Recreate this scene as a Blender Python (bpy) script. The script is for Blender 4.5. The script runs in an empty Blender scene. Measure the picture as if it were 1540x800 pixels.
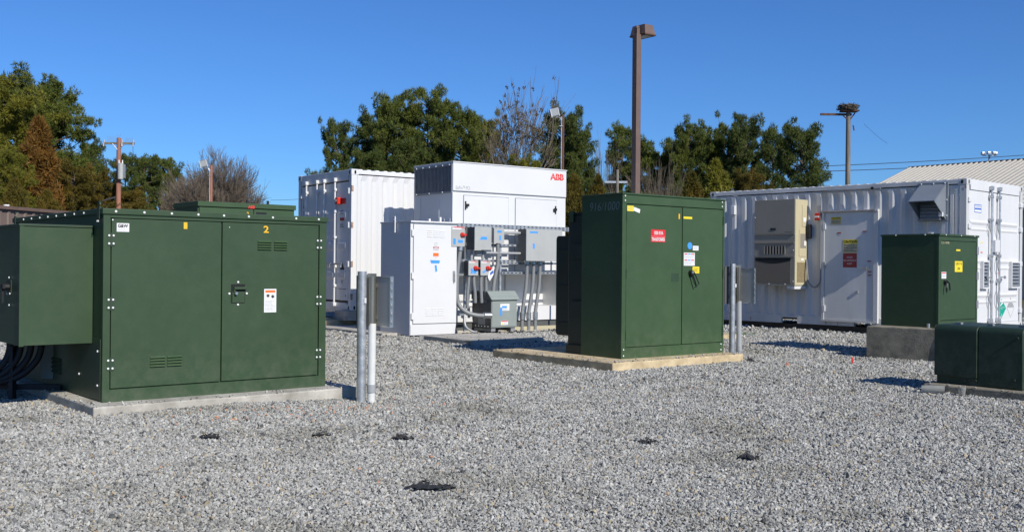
import bpy, bmesh, math, random
import numpy as np
from mathutils import Vector, Matrix, noise
R = math.radians
SC = bpy.context.scene
COL = SC.collection
# ------------------------------------------------------------------ camera
cd = bpy.data.cameras.new('camera'); cam = bpy.data.objects.new('camera', cd); COL.objects.link(cam)
cd.sensor_width = 36.0; cd.lens = 36.0*1560/1540; cd.clip_start = .1; cd.clip_end = 3000
cam.location = (0, 0, 1.30); cam.rotation_euler = (R(90), R(-.5), 0)
SC.camera = cam
# ------------------------------------------------------------------ sky and sun
SUN_EL, SUN = R(34.5), (.604, -.797)
W = bpy.data.worlds.new('World'); SC.world = W; W.use_nodes = True
nt = W.node_tree; nt.nodes.clear()
sky = nt.nodes.new('ShaderNodeTexSky'); sky.sky_type = 'NISHITA'; sky.sun_disc = False
sky.sun_elevation = SUN_EL; sky.sun_rotation = math.atan2(SUN[0], SUN[1])
sky.altitude = 300; sky.air_density = 1.0; sky.dust_density = 0.15; sky.ozone_density = 4.5
gm = nt.nodes.new('ShaderNodeMix'); gm.data_type = 'RGBA'; gm.blend_type = 'MULTIPLY'; gm.inputs[0].default_value = 1; gm.inputs[7].default_value = (.46, .79, 1.24, 1)
bg = nt.nodes.new('ShaderNodeBackground'); bg.inputs[1].default_value = .10
wo = nt.nodes.new('ShaderNodeOutputWorld')
nt.links.new(sky.outputs[0], gm.inputs[6]); nt.links.new(gm.outputs[2], bg.inputs[0]); nt.links.new(bg.outputs[0], wo.inputs[0])
sl = bpy.data.lights.new('sun', 'SUN'); sl.energy = 5.0; sl.angle = R(.53); sl.color = (1, .95, .87)
so = bpy.data.objects.new('sun', sl); COL.objects.link(so)
sv = Vector((SUN[0]*math.cos(SUN_EL), SUN[1]*math.cos(SUN_EL), math.sin(SUN_EL)))
so.rotation_euler = (-sv).to_track_quat('-Z', 'Y').to_euler(); so.location = (10, -10, 20)
SC.view_settings.view_transform = 'Standard'; SC.view_settings.look = 'None'
SC.view_settings.exposure = -.08; SC.view_settings.gamma = 1

# ------------------------------------------------------------------ materials
def mat(name, col, rough=.5, metal=0., var=.0, vscale=3., bump=0., bscale=40., spec=.5, col2=None, coat=0., streak=False, dust=0.):
    m = bpy.data.materials.new(name); m.use_nodes = True; n = m.node_tree; L = n.links
    b = n.nodes['Principled BSDF']; b.inputs['Base Color'].default_value = (*col, 1)
    b.inputs['Roughness'].default_value = rough; b.inputs['Metallic'].default_value = metal
    b.inputs['Specular IOR Level'].default_value = spec; b.inputs['Coat Weight'].default_value = coat
    geo = n.nodes.new('ShaderNodeNewGeometry')
    if var or col2:
        mp = n.nodes.new('ShaderNodeMapping'); mp.inputs['Scale'].default_value = (1, 1, .12) if streak else (1, 1, 1)
        L.new(geo.outputs['Position'], mp.inputs[0])
        t = n.nodes.new('ShaderNodeTexNoise'); t.inputs['Scale'].default_value = vscale; t.inputs['Detail'].default_value = 6
        t.inputs['Roughness'].default_value = .62; L.new(mp.outputs[0], t.inputs[0])
        r = n.nodes.new('ShaderNodeValToRGB'); r.color_ramp.elements[0].position = .32; r.color_ramp.elements[1].position = .7
        c2 = col2 if col2 else tuple(c*(1+var) for c in col)
        c1 = col if col2 else tuple(c*(1-var) for c in col)
        r.color_ramp.elements[0].color = (*c1, 1); r.color_ramp.elements[1].color = (*c2, 1)
        L.new(t.outputs[0], r.inputs[0]); L.new(r.outputs[0], b.inputs['Base Color'])
        if dust:
            sz = n.nodes.new('ShaderNodeSeparateXYZ'); L.new(geo.outputs['Position'], sz.inputs[0])
            dm = n.nodes.new('ShaderNodeMapRange'); dm.inputs[1].default_value = .62; dm.inputs[2].default_value = .06; dm.inputs[3].default_value = 0.; dm.inputs[4].default_value = 1.
            L.new(sz.outputs[2], dm.inputs[0])
            tn = n.nodes.new('ShaderNodeTexNoise'); tn.inputs['Scale'].default_value = 7; tn.inputs['Detail'].default_value = 8; tn.inputs['Roughness'].default_value = .7; L.new(geo.outputs['Position'], tn.inputs[0])
            rn = n.nodes.new('ShaderNodeMapRange'); rn.inputs[1].default_value = .42; rn.inputs[2].default_value = .75; L.new(tn.outputs[0], rn.inputs[0])
            mm = n.nodes.new('ShaderNodeMath'); mm.operation = 'MULTIPLY_ADD'; mm.inputs[2].default_value = .14; L.new(dm.outputs[0], mm.inputs[0]); mm.inputs[1].default_value = .55
            m2 = n.nodes.new('ShaderNodeMath'); m2.operation = 'MULTIPLY'; L.new(mm.outputs[0], m2.inputs[0]); L.new(rn.outputs[0], m2.inputs[1])
            m4 = n.nodes.new('ShaderNodeMath'); m4.operation = 'MULTIPLY'; m4.inputs[1].default_value = dust; L.new(m2.outputs[0], m4.inputs[0])
            dx = n.nodes.new('ShaderNodeMix'); dx.data_type = 'RGBA'; L.new(m4.outputs[0], dx.inputs[0]); L.new(r.outputs[0], dx.inputs[6]); dx.inputs[7].default_value = (.30, .28, .22, 1)
            L.new(dx.outputs[2], b.inputs['Base Color'])
        ma = n.nodes.new('ShaderNodeMapRange'); ma.inputs[3].default_value = max(rough-.07, .03); ma.inputs[4].default_value = min(rough+.1, 1)
        L.new(t.outputs[0], ma.inputs[0]); L.new(ma.outputs[0], b.inputs['Roughness'])
    if bump:
        t2 = n.nodes.new('ShaderNodeTexNoise'); t2.inputs['Scale'].default_value = bscale; t2.inputs['Detail'].default_value = 5
        L.new(geo.outputs['Position'], t2.inputs[0])
        bp = n.nodes.new('ShaderNodeBump'); bp.inputs['Strength'].default_value = bump; bp.inputs['Distance'].default_value = .01
        L.new(t2.outputs[0], bp.inputs['Height']); L.new(bp.outputs[0], b.inputs['Normal'])
    return m
M = {}
M['green'] = mat('green_paint', (.046, .087, .037), .45, var=.09, vscale=1.6, bump=.04, bscale=6, spec=.35, dust=.28)
M['green_s'] = mat('switchgear_green_paint', (.037, .070, .032), .46, var=.08, vscale=1.6, bump=.04, bscale=6, spec=.35, dust=.28)
M['green2'] = mat('dark_green_paint', (.030, .058, .028), .45, var=.12, vscale=2, bump=.05, bscale=6)
M['green_lb'] = mat('shade_darkened_green', (.020, .040, .024), .5, var=.12, vscale=3, spec=.35, dust=.35)  # low box green, darkened to carry the shade on its long face
M['green_d'] = mat('deep_green_paint', (.014, .026, .018), .5, var=.15, vscale=3)
M['white'] = mat('white_paint', (.70, .70, .69), .38, var=.03, vscale=1.5, bump=.03, bscale=5)
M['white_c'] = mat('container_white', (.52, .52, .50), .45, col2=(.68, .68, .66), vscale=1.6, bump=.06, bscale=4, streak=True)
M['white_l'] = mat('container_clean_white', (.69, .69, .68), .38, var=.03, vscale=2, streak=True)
M['rust'] = mat('rusty_steel', (.25, .10, .03), .8, col2=(.5, .44, .38), vscale=12)
M['grey'] = mat('grey_enamel', (.42, .43, .41), .42, var=.05, vscale=3)
M['grey_x'] = mat('dry_transformer_grey', (.27, .305, .28), .42, var=.05, vscale=3)
M['grey_d'] = mat('dark_grey_enamel', (.10, .105, .10), .5, var=.08)
M['galv'] = mat('galvanized_steel', (.38, .40, .41), .42, metal=.65, col2=(.62, .64, .65), vscale=14, bump=.1, bscale=60)
M['zinc'] = mat('bright_zinc', (.80, .80, .77), .35)
M['alu'] = mat('aluminium', (.62, .62, .60), .32, metal=.9, var=.08, vscale=8)
M['stain'] = mat('weathered_steel', (.22, .20, .16), .3, metal=.8, col2=(.42, .39, .32), vscale=7, streak=True)
M['steel_d'] = mat('dull_steel', (.33, .335, .34), .45, metal=.3, var=.12, vscale=9)
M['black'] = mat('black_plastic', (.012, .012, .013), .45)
M['rubber'] = mat('black_rubber', (.018, .018, .02), .55, var=.2, vscale=6)
M['void'] = mat('dark_cavity', (.01, .012, .012), .9)
M['red'] = mat('red_plastic', (.62, .03, .015), .4)
M['redsign'] = mat('red_sign', (.68, .025, .03), .45)
M['redm'] = mat('maroon_sign', (.36, .03, .03), .5)
M['redl'] = mat('logo_red', (.75, .06, .05), .4)
M['yel'] = mat('yellow_sign', (.85, .66, .03), .5)
M['amber'] = mat('amber_numeral', (.85, .48, .02), .5)
M['orange'] = mat('orange_sticker', (.85, .17, .03), .5)
M['blue'] = mat('blue_tape', (.06, .32, .85), .55)
M['blues'] = mat('blue_sticker', (.03, .13, .5), .5)
M['label'] = mat('label_white', (.78, .78, .76), .45)
M['ink'] = mat('black_ink', (.015, .015, .02), .6)
M['inkg'] = mat('grey_ink', (.35, .35, .35), .6)
M['chalk'] = mat('chalk', (.24, .28, .25), .9)
M['teal'] = mat('green_hazard_sign', (.0, .36, .24), .5)
M['pvc'] = mat('white_plastic_pipe', (.66, .66, .62), .4, var=.06, vscale=8)
M['pvcg'] = mat('grey_plastic_pipe', (.36, .37, .37), .42, var=.06, vscale=8)
M['pipe'] = mat('conduit_grey', (.23, .24, .24), .42, var=.06, vscale=8)
M['conc'] = mat('pale_concrete', (.29, .27, .225), .9, col2=(.56, .53, .46), vscale=4, bump=.35, bscale=70)
M['concy'] = mat('buff_concrete', (.38, .29, .16), .9, col2=(.72, .58, .36), vscale=4, bump=.35, bscale=70)
M['concd'] = mat('board_marked_concrete', (.15, .135, .10), .92, col2=(.33, .295, .22), vscale=6, bump=.5, bscale=45)
M['beige'] = mat('beige_paint', (.52, .46, .29), .5, var=.04)
M['beige_shade'] = mat('beige_shade_tone', (.26, .24, .195), .5, var=.05)  # darker copy of the beige, shade put into the air conditioner's colour
M['bronze'] = mat('bronze_paint', (.16, .105, .08), .45, var=.1, vscale=5)
M['wood'] = mat('weathered_pole_wood', (.13, .115, .09), .9, col2=(.26, .23, .18), vscale=9, streak=True)
M['woodr'] = mat('red_brown_pole_wood', (.26, .11, .07), .9, col2=(.38, .18, .12), vscale=9, streak=True)
M['woodd'] = mat('dark_pole_wood', (.06, .035, .025), .9, col2=(.15, .08, .055), vscale=9, streak=True)
M['twig'] = mat('nest_twigs', (.05, .04, .03), .95, col2=(.20, .17, .13), vscale=8)
M['bark'] = mat('pine_bark', (.07, .05, .038), .95, col2=(.17, .13, .10), vscale=5)
M['barkg'] = mat('grey_bark', (.11, .088, .062), .95, col2=(.26, .215, .155), vscale=4)
M['barkp'] = mat('twig_bark', (.13, .105, .08), .95, col2=(.21, .17, .13), vscale=3)
M['roof'] = mat('cream_metal_roof', (.44, .415, .355), .5, var=.04)
M['brownb'] = mat('brown_metal_siding', (.17, .125, .10), .6, var=.06)
M['clear'] = mat('cloudy_plastic', (.60, .60, .55), .3); M['clear'].node_tree.nodes['Principled BSDF'].inputs['Transmission Weight'].default_value = .65
M['fabric'] = mat('black_geotextile', (.010, .010, .011), .8, col2=(.05, .048, .045), vscale=30)
M['weed'] = mat('green_weed', (.06, .14, .03), .8)
M['glass'] = mat('lamp_glass', (.45, .48, .5), .15)
M['dkhood'] = mat('grey_sheet_metal', (.26, .29, .32), .45, metal=.3, var=.06)

def foliage(name, c1, c2, c3):
    m = bpy.data.materials.new(name); m.use_nodes = True; n = m.node_tree; L = n.links
    b = n.nodes['Principled BSDF']; b.inputs['Roughness'].default_value = .6; b.inputs['Specular IOR Level'].default_value = .25
    g = n.nodes.new('ShaderNodeNewGeometry'); t = n.nodes.new('ShaderNodeTexNoise'); t.inputs['Scale'].default_value = .9; t.inputs['Detail'].default_value = 4
    L.new(g.outputs['Position'], t.inputs[0])
    ad = n.nodes.new('ShaderNodeMath'); ad.operation = 'MULTIPLY_ADD'; ad.inputs[1].default_value = .45
    sb = n.nodes.new('ShaderNodeMath'); sb.operation = 'MULTIPLY_ADD'; sb.inputs[1].default_value = .9; sb.inputs[2].default_value = -.15
    L.new(t.outputs[0], sb.inputs[0]); L.new(g.outputs['Random Per Island'], ad.inputs[0]); L.new(sb.outputs[0], ad.inputs[2])
    r = n.nodes.new('ShaderNodeValToRGB'); e = r.color_ramp.elements
    e[0].position = .2; e[0].color = (*c1, 1); e[1].position = .85; e[1].color = (*c3, 1); q = e.new(.5); q.color = (*c2, 1)
    L.new(ad.outputs[0], r.inputs[0]); L.new(r.outputs[0], b.inputs['Base Color'])
    tr = n.nodes.new('ShaderNodeBsdfTranslucent'); L.new(r.outputs[0], tr.inputs[0])
    mx = n.nodes.new('ShaderNodeMixShader'); mx.inputs[0].default_value = .22
    L.new(b.outputs[0], mx.inputs[1]); L.new(tr.outputs[0], mx.inputs[2]); L.new(mx.outputs[0], n.nodes['Material Output'].inputs[0])
    return m
M['pine'] = foliage('pine_needles', (.055, .078, .015), (.115, .145, .024), (.20, .21, .042))
M['pined'] = foliage('dark_pine_needles', (.044, .067, .017), (.088, .116, .025), (.155, .175, .038))
M['piney'] = foliage('yellowish_pine_needles', (.08, .092, .012), (.17, .168, .02), (.27, .24, .034))
M['cedar'] = foliage('rusty_cedar_sprays', (.085, .05, .012), (.19, .095, .018), (.28, .14, .028))
M['cedarg'] = foliage('olive_cedar_sprays', (.055, .055, .010), (.13, .105, .016), (.22, .145, .026))
M['dead'] = foliage('dry_leaves', (.07, .05, .02), (.13, .10, .045), (.2, .15, .07))

# ------------------------------------------------------------------ helpers
class MB:
    def __init__(s, T=None): s.bm = bmesh.new(); s.T = T
    def _v(s, p): return s.bm.verts.new(s.T @ Vector(p) if s.T else Vector(p))
    def box(s, x0, x1, y0, y1, z0, z1, bev=0, seg=2):
        vs = [s._v(p) for p in ((x0,y0,z0),(x1,y0,z0),(x1,y1,z0),(x0,y1,z0),(x0,y0,z1),(x1,y0,z1),(x1,y1,z1),(x0,y1,z1))]
        fs = [s.bm.faces.new([vs[i] for i in q]) for q in ((0,3,2,1),(4,5,6,7),(0,1,5,4),(1,2,6,5),(2,3,7,6),(3,0,4,7))]
        if bev:
            es = list({e for f in fs for e in f.edges}); bmesh.ops.bevel(s.bm, geom=es, offset=bev, segments=seg, affect='EDGES', profile=.5)
        return s
    def prism(s, pts, vec):           # closed polygon (3-D points) pushed along vec
        a = [s._v(p) for p in pts]; v = Vector(vec); b = [s._v(Vector(p)+v) for p in pts]; n = len(pts)
        s.bm.faces.new(a[::-1]); s.bm.faces.new(b)
        for i in range(n): s.bm.faces.new((a[i], a[(i+1) % n], b[(i+1) % n], b[i]))
        return s
    def cyl(s, p0, p1, r0, r1=None, n=14, cap=True):
        r1 = r0 if r1 is None else r1; p0 = Vector(p0); p1 = Vector(p1); d = (p1-p0).normalized()
        a = d.orthogonal().normalized(); b = d.cross(a)
        A = []; B_ = []
        for i in range(n):
            t = 2*math.pi*i/n; q = a*math.cos(t)+b*math.sin(t); A.append(s._v(p0+q*r0)); B_.append(s._v(p1+q*r1))
        for i in range(n): s.bm.faces.new((A[i], A[(i+1) % n], B_[(i+1) % n], B_[i]))
        if cap: s.bm.faces.new(A[::-1]); s.bm.faces.new(B_)
        return s
    def tube(s, pts, r, n=10):
        P = [Vector(p) for p in pts]; rings = []; a = None
        for i, p in enumerate(P):
            d = (P[min(i+1, len(P)-1)]-P[max(i-1, 0)]).normalized()
            a = d.orthogonal().normalized() if a is None else (a-d*a.dot(d)).normalized()
            b = d.cross(a); rr = r[i] if isinstance(r, (list, tuple)) else r
            rings.append([s._v(p+(a*math.cos(2*math.pi*k/n)+b*math.sin(2*math.pi*k/n))*rr) for k in range(n)])
        for q, w in zip(rings, rings[1:]):
            for k in range(n): s.bm.faces.new((q[k], q[(k+1) % n], w[(k+1) % n], w[k]))
        s.bm.faces.new(rings[0][::-1]); s.bm.faces.new(rings[-1])
        return s
    def face(s, pts): s.bm.faces.new([s._v(p) for p in pts]); return s
    def done(s, name, m, parent=None, smooth=None, **tags):
        bmesh.ops.recalc_face_normals(s.bm, faces=s.bm.faces)
        me = bpy.data.meshes.new(name); s.bm.to_mesh(me); s.bm.free()
        return link(name, me, m, parent, smooth, **tags)
def link(name, me, m=None, parent=None, smooth=None, **tags):
    o = bpy.data.objects.new(name, me); COL.objects.link(o)
    if m is not None:
        me.materials.clear(); me.materials.append(M[m] if isinstance(m, str) else m)
    if smooth:
        me.shade_smooth()
        try: me.set_sharp_from_angle(angle=R(40))
        except Exception: pass
    if parent: o.parent = parent
    for k, v in tags.items(): o[k] = v
    return o
def bx(name, m, parent, x0, x1, y0, y1, z0, z1, bev=0, **t): return MB().box(x0,x1,y0,y1,z0,z1,bev).done(name, m, parent, **t)
def thing(name, label, cat, loc, rot=0, group=None):
    o = bpy.data.objects.new(name, None); COL.objects.link(o); o.empty_display_size = .2
    o.location = loc; o.rotation_euler = (0, 0, R(rot)); o['label'] = label; o['category'] = cat
    if group: o['group'] = group
    return o
def tag(o, label, cat, group=None):
    o['label'] = label; o['category'] = cat
    if group: o['group'] = group
    return o
def dup(o, parent=None):
    c = o.copy(); COL.objects.link(c)
    if parent: c.parent = parent
    for ch in list(o.children): dup(ch, c)
    return c
def smoothpath(pts, k=6):
    P = [Vector(p) for p in pts]; out = []
    for i in range(len(P)-1):
        p0 = P[max(i-1, 0)]; p1 = P[i]; p2 = P[i+1]; p3 = P[min(i+2, len(P)-1)]
        for j in range(k):
            t = j/k; out.append(.5*((2*p1)+(p2-p0)*t+(2*p0-5*p1+4*p2-p3)*t*t+(-p0+3*p1-3*p2+p3)*t**3))
    return out+[P[-1]]
# place (a across, b up, d outwards) on a face: 'f' = the -Y face at y=o, 'l' = the -X face at x=o (a = local y)
def FM(face, o=0.):
    if face == 'f': return Matrix(((1,0,0,0),(0,0,-1,o),(0,1,0,0),(0,0,0,1)))
    return Matrix(((0,0,-1,o),(-1,0,0,0),(0,1,0,0),(0,0,0,1)))
def plate(name, m, parent, face, a0, a1, b0, b1, d=.003, o=0., d0=0., bev=0, **t):
    if face == 'l': a0, a1 = -max(a0, a1), -min(a0, a1)
    return MB(FM(face, o)).box(min(a0,a1), max(a0,a1), min(b0,b1), max(b0,b1), d0-.001, d0+d, bev).done(name, m, parent, **t)
def text(s, m, parent, face, a0, a1, b0, b1, d=.004, o=0., name='lettering', bold=0., rot=0., shear=0.):
    cu = bpy.data.curves.new('t', 'FONT'); cu.body = s; cu.size = 1; cu.align_x = 'CENTER'; cu.offset = bold; cu.resolution_u = 3; cu.shear = shear; cu.space_line = .95
    tmp = bpy.data.objects.new('t', cu); COL.objects.link(tmp)
    bpy.context.view_layer.update()
    me = bpy.data.meshes.new_from_object(tmp.evaluated_get(bpy.context.evaluated_depsgraph_get()))
    bpy.data.objects.remove(tmp); bpy.data.curves.remove(cu)
    n = len(me.vertices); co = np.zeros(n*3, 'f'); me.vertices.foreach_get('co', co); co = co.reshape(-1, 3)
    if n == 0: return None
    mn, mx = co.min(0), co.max(0)
    if face == 'l': a0, a1 = -max(a0, a1), -min(a0, a1)
    ca, cb = (a0+a1)/2, (b0+b1)/2; sx = abs(a1-a0)/max(mx[0]-mn[0], 1e-6); sy = abs(b1-b0)/max(mx[1]-mn[1], 1e-6)
    x = (co[:,0]-(mn[0]+mx[0])/2)*sx; y = (co[:,1]-(mn[1]+mx[1])/2)*sy
    c_, s_ = math.cos(rot), math.sin(rot); x, y = x*c_-y*s_, x*s_+y*c_
    P = np.stack([x+ca, y+cb, np.full(n, d), np.ones(n)], 1) @ np.array(FM(face, o)).T
    me.vertices.foreach_set('co', P[:, :3].astype('f').ravel()); me.update()
    return link(name, me, m, parent)
def lines(parent, m, face, a0, a1, b0, b1, n, d=.004, o=0., h=.35, seed=1, name='small_print'):
    rnd = random.Random(seed)
    if face == 'l': a0, a1 = -max(a0, a1), -min(a0, a1)
    q = MB(FM(face, o)); st = (b1-b0)/n
    for i in range(n):
        y = b0+st*(i+.5); x = a0; xe = a1-(a1-a0)*rnd.random()*.35
        while x < xe:
            w = (a1-a0)*rnd.uniform(.06, .2); q.box(x, min(x+w, xe+.001), y-st*h/2, y+st*h/2, d-.001, d); x += w+(a1-a0)*.035
    return q.done(name, m, parent)
_bolt = {}
def bolt(parent, p, r=.009, axis='f', m='zinc', name='bolt'):
    r *= 1.15
    k = (axis, m)
    if k not in _bolt:
        q = MB(FM(axis)); q.cyl((0,0,0), (0,0,.55), 1, 1, 8); q.cyl((0,0,.55), (0,0,.8), 1, .6, 8); bmesh.ops.recalc_face_normals(q.bm, faces=q.bm.faces)
        me = bpy.data.meshes.new('bolt'); q.bm.to_mesh(me); q.bm.free(); me.materials.append(M[m]); _bolt[k] = me
    o = bpy.data.objects.new(name, _bolt[k]); COL.objects.link(o); o.parent = parent; o.location = p; o.scale = (r, r, r)
    return o
def louvre(parent, a0, a1, b0, b1, n, m='green', face='f', o=0., dark=True, name='louvre', out=.014):
    if face == 'l': a0, a1 = -max(a0, a1), -min(a0, a1)
    q = MB(FM(face, o)); st = (b1-b0)/n; h = out
    for i in range(n):
        z = b0+st*i
        q.prism([(a0, z+st*.22, h), (a0, z+st*.3, h+.001), (a0, z+st*.88, 0), (a0, z+st*.8, -.001)], (a1-a0, 0, 0))
        for e in (a0, a1): q.prism([(e-.002, z+st*.22, -.001), (e-.002, z+st*.25, h), (e-.002, z+st*.88, 0)], (.004, 0, 0))
    g = q.done(name, m, parent)
    if dark:
        w = MB(FM(face, o))
        for i in range(n): w.box(a0+.003, a1-.003, b0+st*i+st*.02, b0+st*i+st*.24, -.001, .0015)
        w.done('slot', 'void', g)
    return g
def groundh(x, y):
    v = .022*noise.noise(Vector((x*.45, y*.45, 3)))+.012*noise.noise(Vector((x*1.5, y*1.5, 9)))
    for cx, cy, s, a in ((1.9, 12.6, .5, .02), (-2.6, 9.2, .6, .02), (-1.4, 10.1, .45, -.03)): v += a*math.exp(-((x-cx)**2+(y-cy)**2)/(2*s*s))
    return v-.012

# ------------------------------------------------------------------ ground
def ground():
    xs = np.concatenate([[-1500, -400, -120, -60], np.linspace(-34, -15.5, 12), np.arange(-15, 15.01, .25), np.linspace(15.5, 34, 12), [60, 120, 400, 1500]])
    ys = np.concatenate([[-300, -40, -10], np.arange(0, 28.01, .25), np.linspace(29, 60, 16), [90, 150, 400, 2500]])
    nx, ny = len(xs), len(ys)
    V = [(x, y, groundh(x, y) if abs(x) < 30 and 0 < y < 40 else -.012) for y in ys for x in xs]
    F = [(j*nx+i, j*nx+i+1, (j+1)*nx+i+1, (j+1)*nx+i) for j in range(ny-1) for i in range(nx-1)]
    me = bpy.data.meshes.new('ground'); me.from_pydata(V, [], F); me.shade_smooth()
    m = bpy.data.materials.new('crushed_stone_bed'); m.use_nodes = True; n = m.node_tree; L = n.links; b = n.nodes['Principled BSDF']
    b.inputs['Roughness'].default_value = .95
    g = n.nodes.new('ShaderNodeNewGeometry'); v = n.nodes.new('ShaderNodeTexVoronoi'); v.inputs['Scale'].default_value = 42
    L.new(g.outputs['Position'], v.inputs['Vector'])
    r = n.nodes.new('ShaderNodeValToRGB'); e = r.color_ramp.elements; e[0].position = 0; e[0].color = (.025, .025, .024, 1); e[1].position = 1; e[1].color = (.24, .235, .22, 1)  # bed darkened to stand for the shade in gaps between stones
    sp = n.nodes.new('ShaderNodeSeparateColor'); L.new(v.outputs['Color'], sp.inputs[0]); L.new(sp.outputs[0], r.inputs[0])
    t = n.nodes.new('ShaderNodeTexNoise'); t.inputs['Scale'].default_value = .06; L.new(g.outputs['Position'], t.inputs[0])
    # beyond the yard the ground turns to winter grass
    sx = n.nodes.new('ShaderNodeVectorMath'); sx.operation = 'LENGTH'; L.new(g.outputs['Position'], sx.inputs[0])
    mr = n.nodes.new('ShaderNodeMapRange'); mr.inputs[1].default_value = 38; mr.inputs[2].default_value = 44; L.new(sx.outputs['Value'], mr.inputs[0])
    mx = n.nodes.new('ShaderNodeMix'); mx.data_type = 'RGBA'; L.new(mr.outputs[0], mx.inputs[0]); L.new(r.outputs[0], mx.inputs[6]); mx.inputs[7].default_value = (.12, .10, .05, 1)
    L.new(mx.outputs[2], b.inputs['Base Color'])
    bp = n.nodes.new('ShaderNodeBump'); bp.inputs['Strength'].default_value = 1; bp.inputs['Distance'].default_value = .02; bp.invert = True
    L.new(v.outputs['Distance'], bp.inputs['Height']); L.new(bp.outputs[0], b.inputs['Normal'])
    link('ground', me, m, None, kind='structure')
ground()
def gravel():
    rg = np.random.default_rng(7); P = []; S = []
    for y0, y1, dens, s in ((4.4, 7.4, 9000, .0072), (7.4, 11, 5600, .0088), (11, 16, 2900, .0112), (16, 21, 1300, .015), (21, 28, 350, .021)):
        n = int(dens*1.12*(y1*y1-y0*y0)/2)
        y = np.sqrt(rg.random(n)*(y1*y1-y0*y0)+y0*y0); x = (rg.random(n)-.5)*1.12*y
        P.append(np.stack([x, y], 1)); S.append(s*np.exp(rg.normal(0, .24, n)))
    P = np.concatenate(P); S = np.concatenate(S)
    # vectorised copy of the bed height through a lookup grid
    gx = np.arange(-16, 16.3, .25); gy = np.arange(4, 28.3, .25)
    G = np.array([[groundh(x, y) for x in gx] for y in gy])
    fx = (P[:,0]-gx[0])/.25; fy = (P[:,1]-gy[0])/.25; ix = fx.astype(int); iy = fy.astype(int); fx -= ix; fy -= iy
    Z = G[iy,ix]*(1-fx)*(1-fy)+G[iy,ix+1]*fx*(1-fy)+G[iy+1,ix]*(1-fx)*fy+G[iy+1,ix+1]*fx*fy
    co = np.stack([P[:,0], P[:,1], Z+S*rg.uniform(-.45, 1.15, len(S))], 1).astype('f')
    for ox, oy, rot, x0, x1, y0, y1, zt, n in ((-3.555, 9.021, 39.5, -.15, 2.43, -.245, -.03, .08, 90), (-3.555, 9.021, 39.5, -.15, -.02, -.245, 1.6, .08, 60), (-3.555, 9.021, 39.5, 2.22, 2.43, -.245, 1.5, .08, 60),
            (1.26, 12.86, 38.5, 0, 2.52, 0, .2, .11, 90), (1.26, 12.86, 38.5, 0, .35, 0, 2.45, .11, 110), (-.62, 16.78, 38, 0, 1.49, 0, 1.46, .09, 60), (-2.35, 18.95, 38, -.1, 4.6, -.15, .4, .06, 160), (5.15, 10.35, 40, -.03, .03, -.9, 1.08, .08, 30)):
        a = rg.random(n); b = rg.random(n)**2; px = x0+(x1-x0)*(a if x1-x0 > y1-y0 else b); py = y0+(y1-y0)*(b if x1-x0 > y1-y0 else a); c_, s_ = math.cos(R(rot)), math.sin(R(rot)); sz = .0075*np.exp(rg.normal(0, .3, n))
        co = np.concatenate([co, np.stack([ox+px*c_-py*s_, oy+px*s_+py*c_, zt+sz*.6], 1).astype('f')]); S = np.concatenate([S, sz])
    me = bpy.data.meshes.new('gravel'); me.vertices.add(len(co)); me.vertices.foreach_set('co', co.ravel())
    a = me.attributes.new('size', 'FLOAT', 'POINT'); a.data.foreach_set('value', S.astype('f'))
    m = bpy.data.materials.new('gravel_stone'); m.use_nodes = True; n = m.node_tree; L = n.links; b = n.nodes['Principled BSDF']; b.inputs['Roughness'].default_value = .85
    oi = n.nodes.new('ShaderNodeObjectInfo'); r = n.nodes.new('ShaderNodeValToRGB'); e = r.color_ramp.elements
    e[0].position = 0; e[0].color = (.07, .07, .068, 1); e[1].position = 1; e[1].color = (.42, .29, .17, 1)
    for p, c in ((.12, (.215, .215, .20)), (.35, (.315, .313, .29)), (.6, (.395, .39, .355)), (.82, (.465, .457, .415)), (.955, (.56, .545, .49)), (.965, (.45, .38, .24)), (.99, (.42, .35, .23))):
        q = e.new(p); q.color = (*c, 1)
    L.new(oi.outputs['Random'], r.inputs[0])
    g = n.nodes.new('ShaderNodeNewGeometry')
    t = n.nodes.new('ShaderNodeTexNoise'); t.inputs['Scale'].default_value = .9; t.inputs['Detail'].default_value = 9; t.inputs['Roughness'].default_value = .68; L.new(g.outputs['Position'], t.inputs[0])
    r2 = n.nodes.new('ShaderNodeValToRGB'); r2.color_ramp.elements[0].position = .36; r2.color_ramp.elements[0].color = (.74, .73, .69, 1); r2.color_ramp.elements[1].position = .5; r2.color_ramp.elements[1].color = (1, 1, 1, 1)
    L.new(t.outputs[0], r2.inputs[0])
    mx = n.nodes.new('ShaderNodeMix'); mx.data_type = 'RGBA'; mx.blend_type = 'MULTIPLY'; mx.inputs[0].default_value = 1
    L.new(r.outputs[0], mx.inputs[6]); L.new(r2.outputs[0], mx.inputs[7])
    # fine mineral speckle
    t3 = n.nodes.new('ShaderNodeTexNoise'); t3.inputs['Scale'].default_value = 220; L.new(g.outputs['Position'], t3.inputs[0])
    mr = n.nodes.new('ShaderNodeMapRange'); mr.inputs[3].default_value = .72; mr.inputs[4].default_value = 1.25; L.new(t3.outputs[0], mr.inputs[0])
    m3 = n.nodes.new('ShaderNodeMix'); m3.data_type = 'RGBA'; m3.blend_type = 'MULTIPLY'; m3.inputs[0].default_value = 1
    L.new(mx.outputs[2], m3.inputs[6]); L.new(mr.outputs[0], m3.inputs[7]); L.new(m3.outputs[2], b.inputs['Base Color'])
    ng = bpy.data.node_groups.new('stones', 'GeometryNodeTree')
    ng.interface.new_socket('Geometry', in_out='INPUT', socket_type='NodeSocketGeometry'); ng.interface.new_socket('Geometry', in_out='OUTPUT', socket_type='NodeSocketGeometry')
    N = ng.nodes; K = ng.links; gi = N.new('NodeGroupInput'); go = N.new('NodeGroupOutput')
    jn = N.new('GeometryNodeJoinGeometry')
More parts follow.
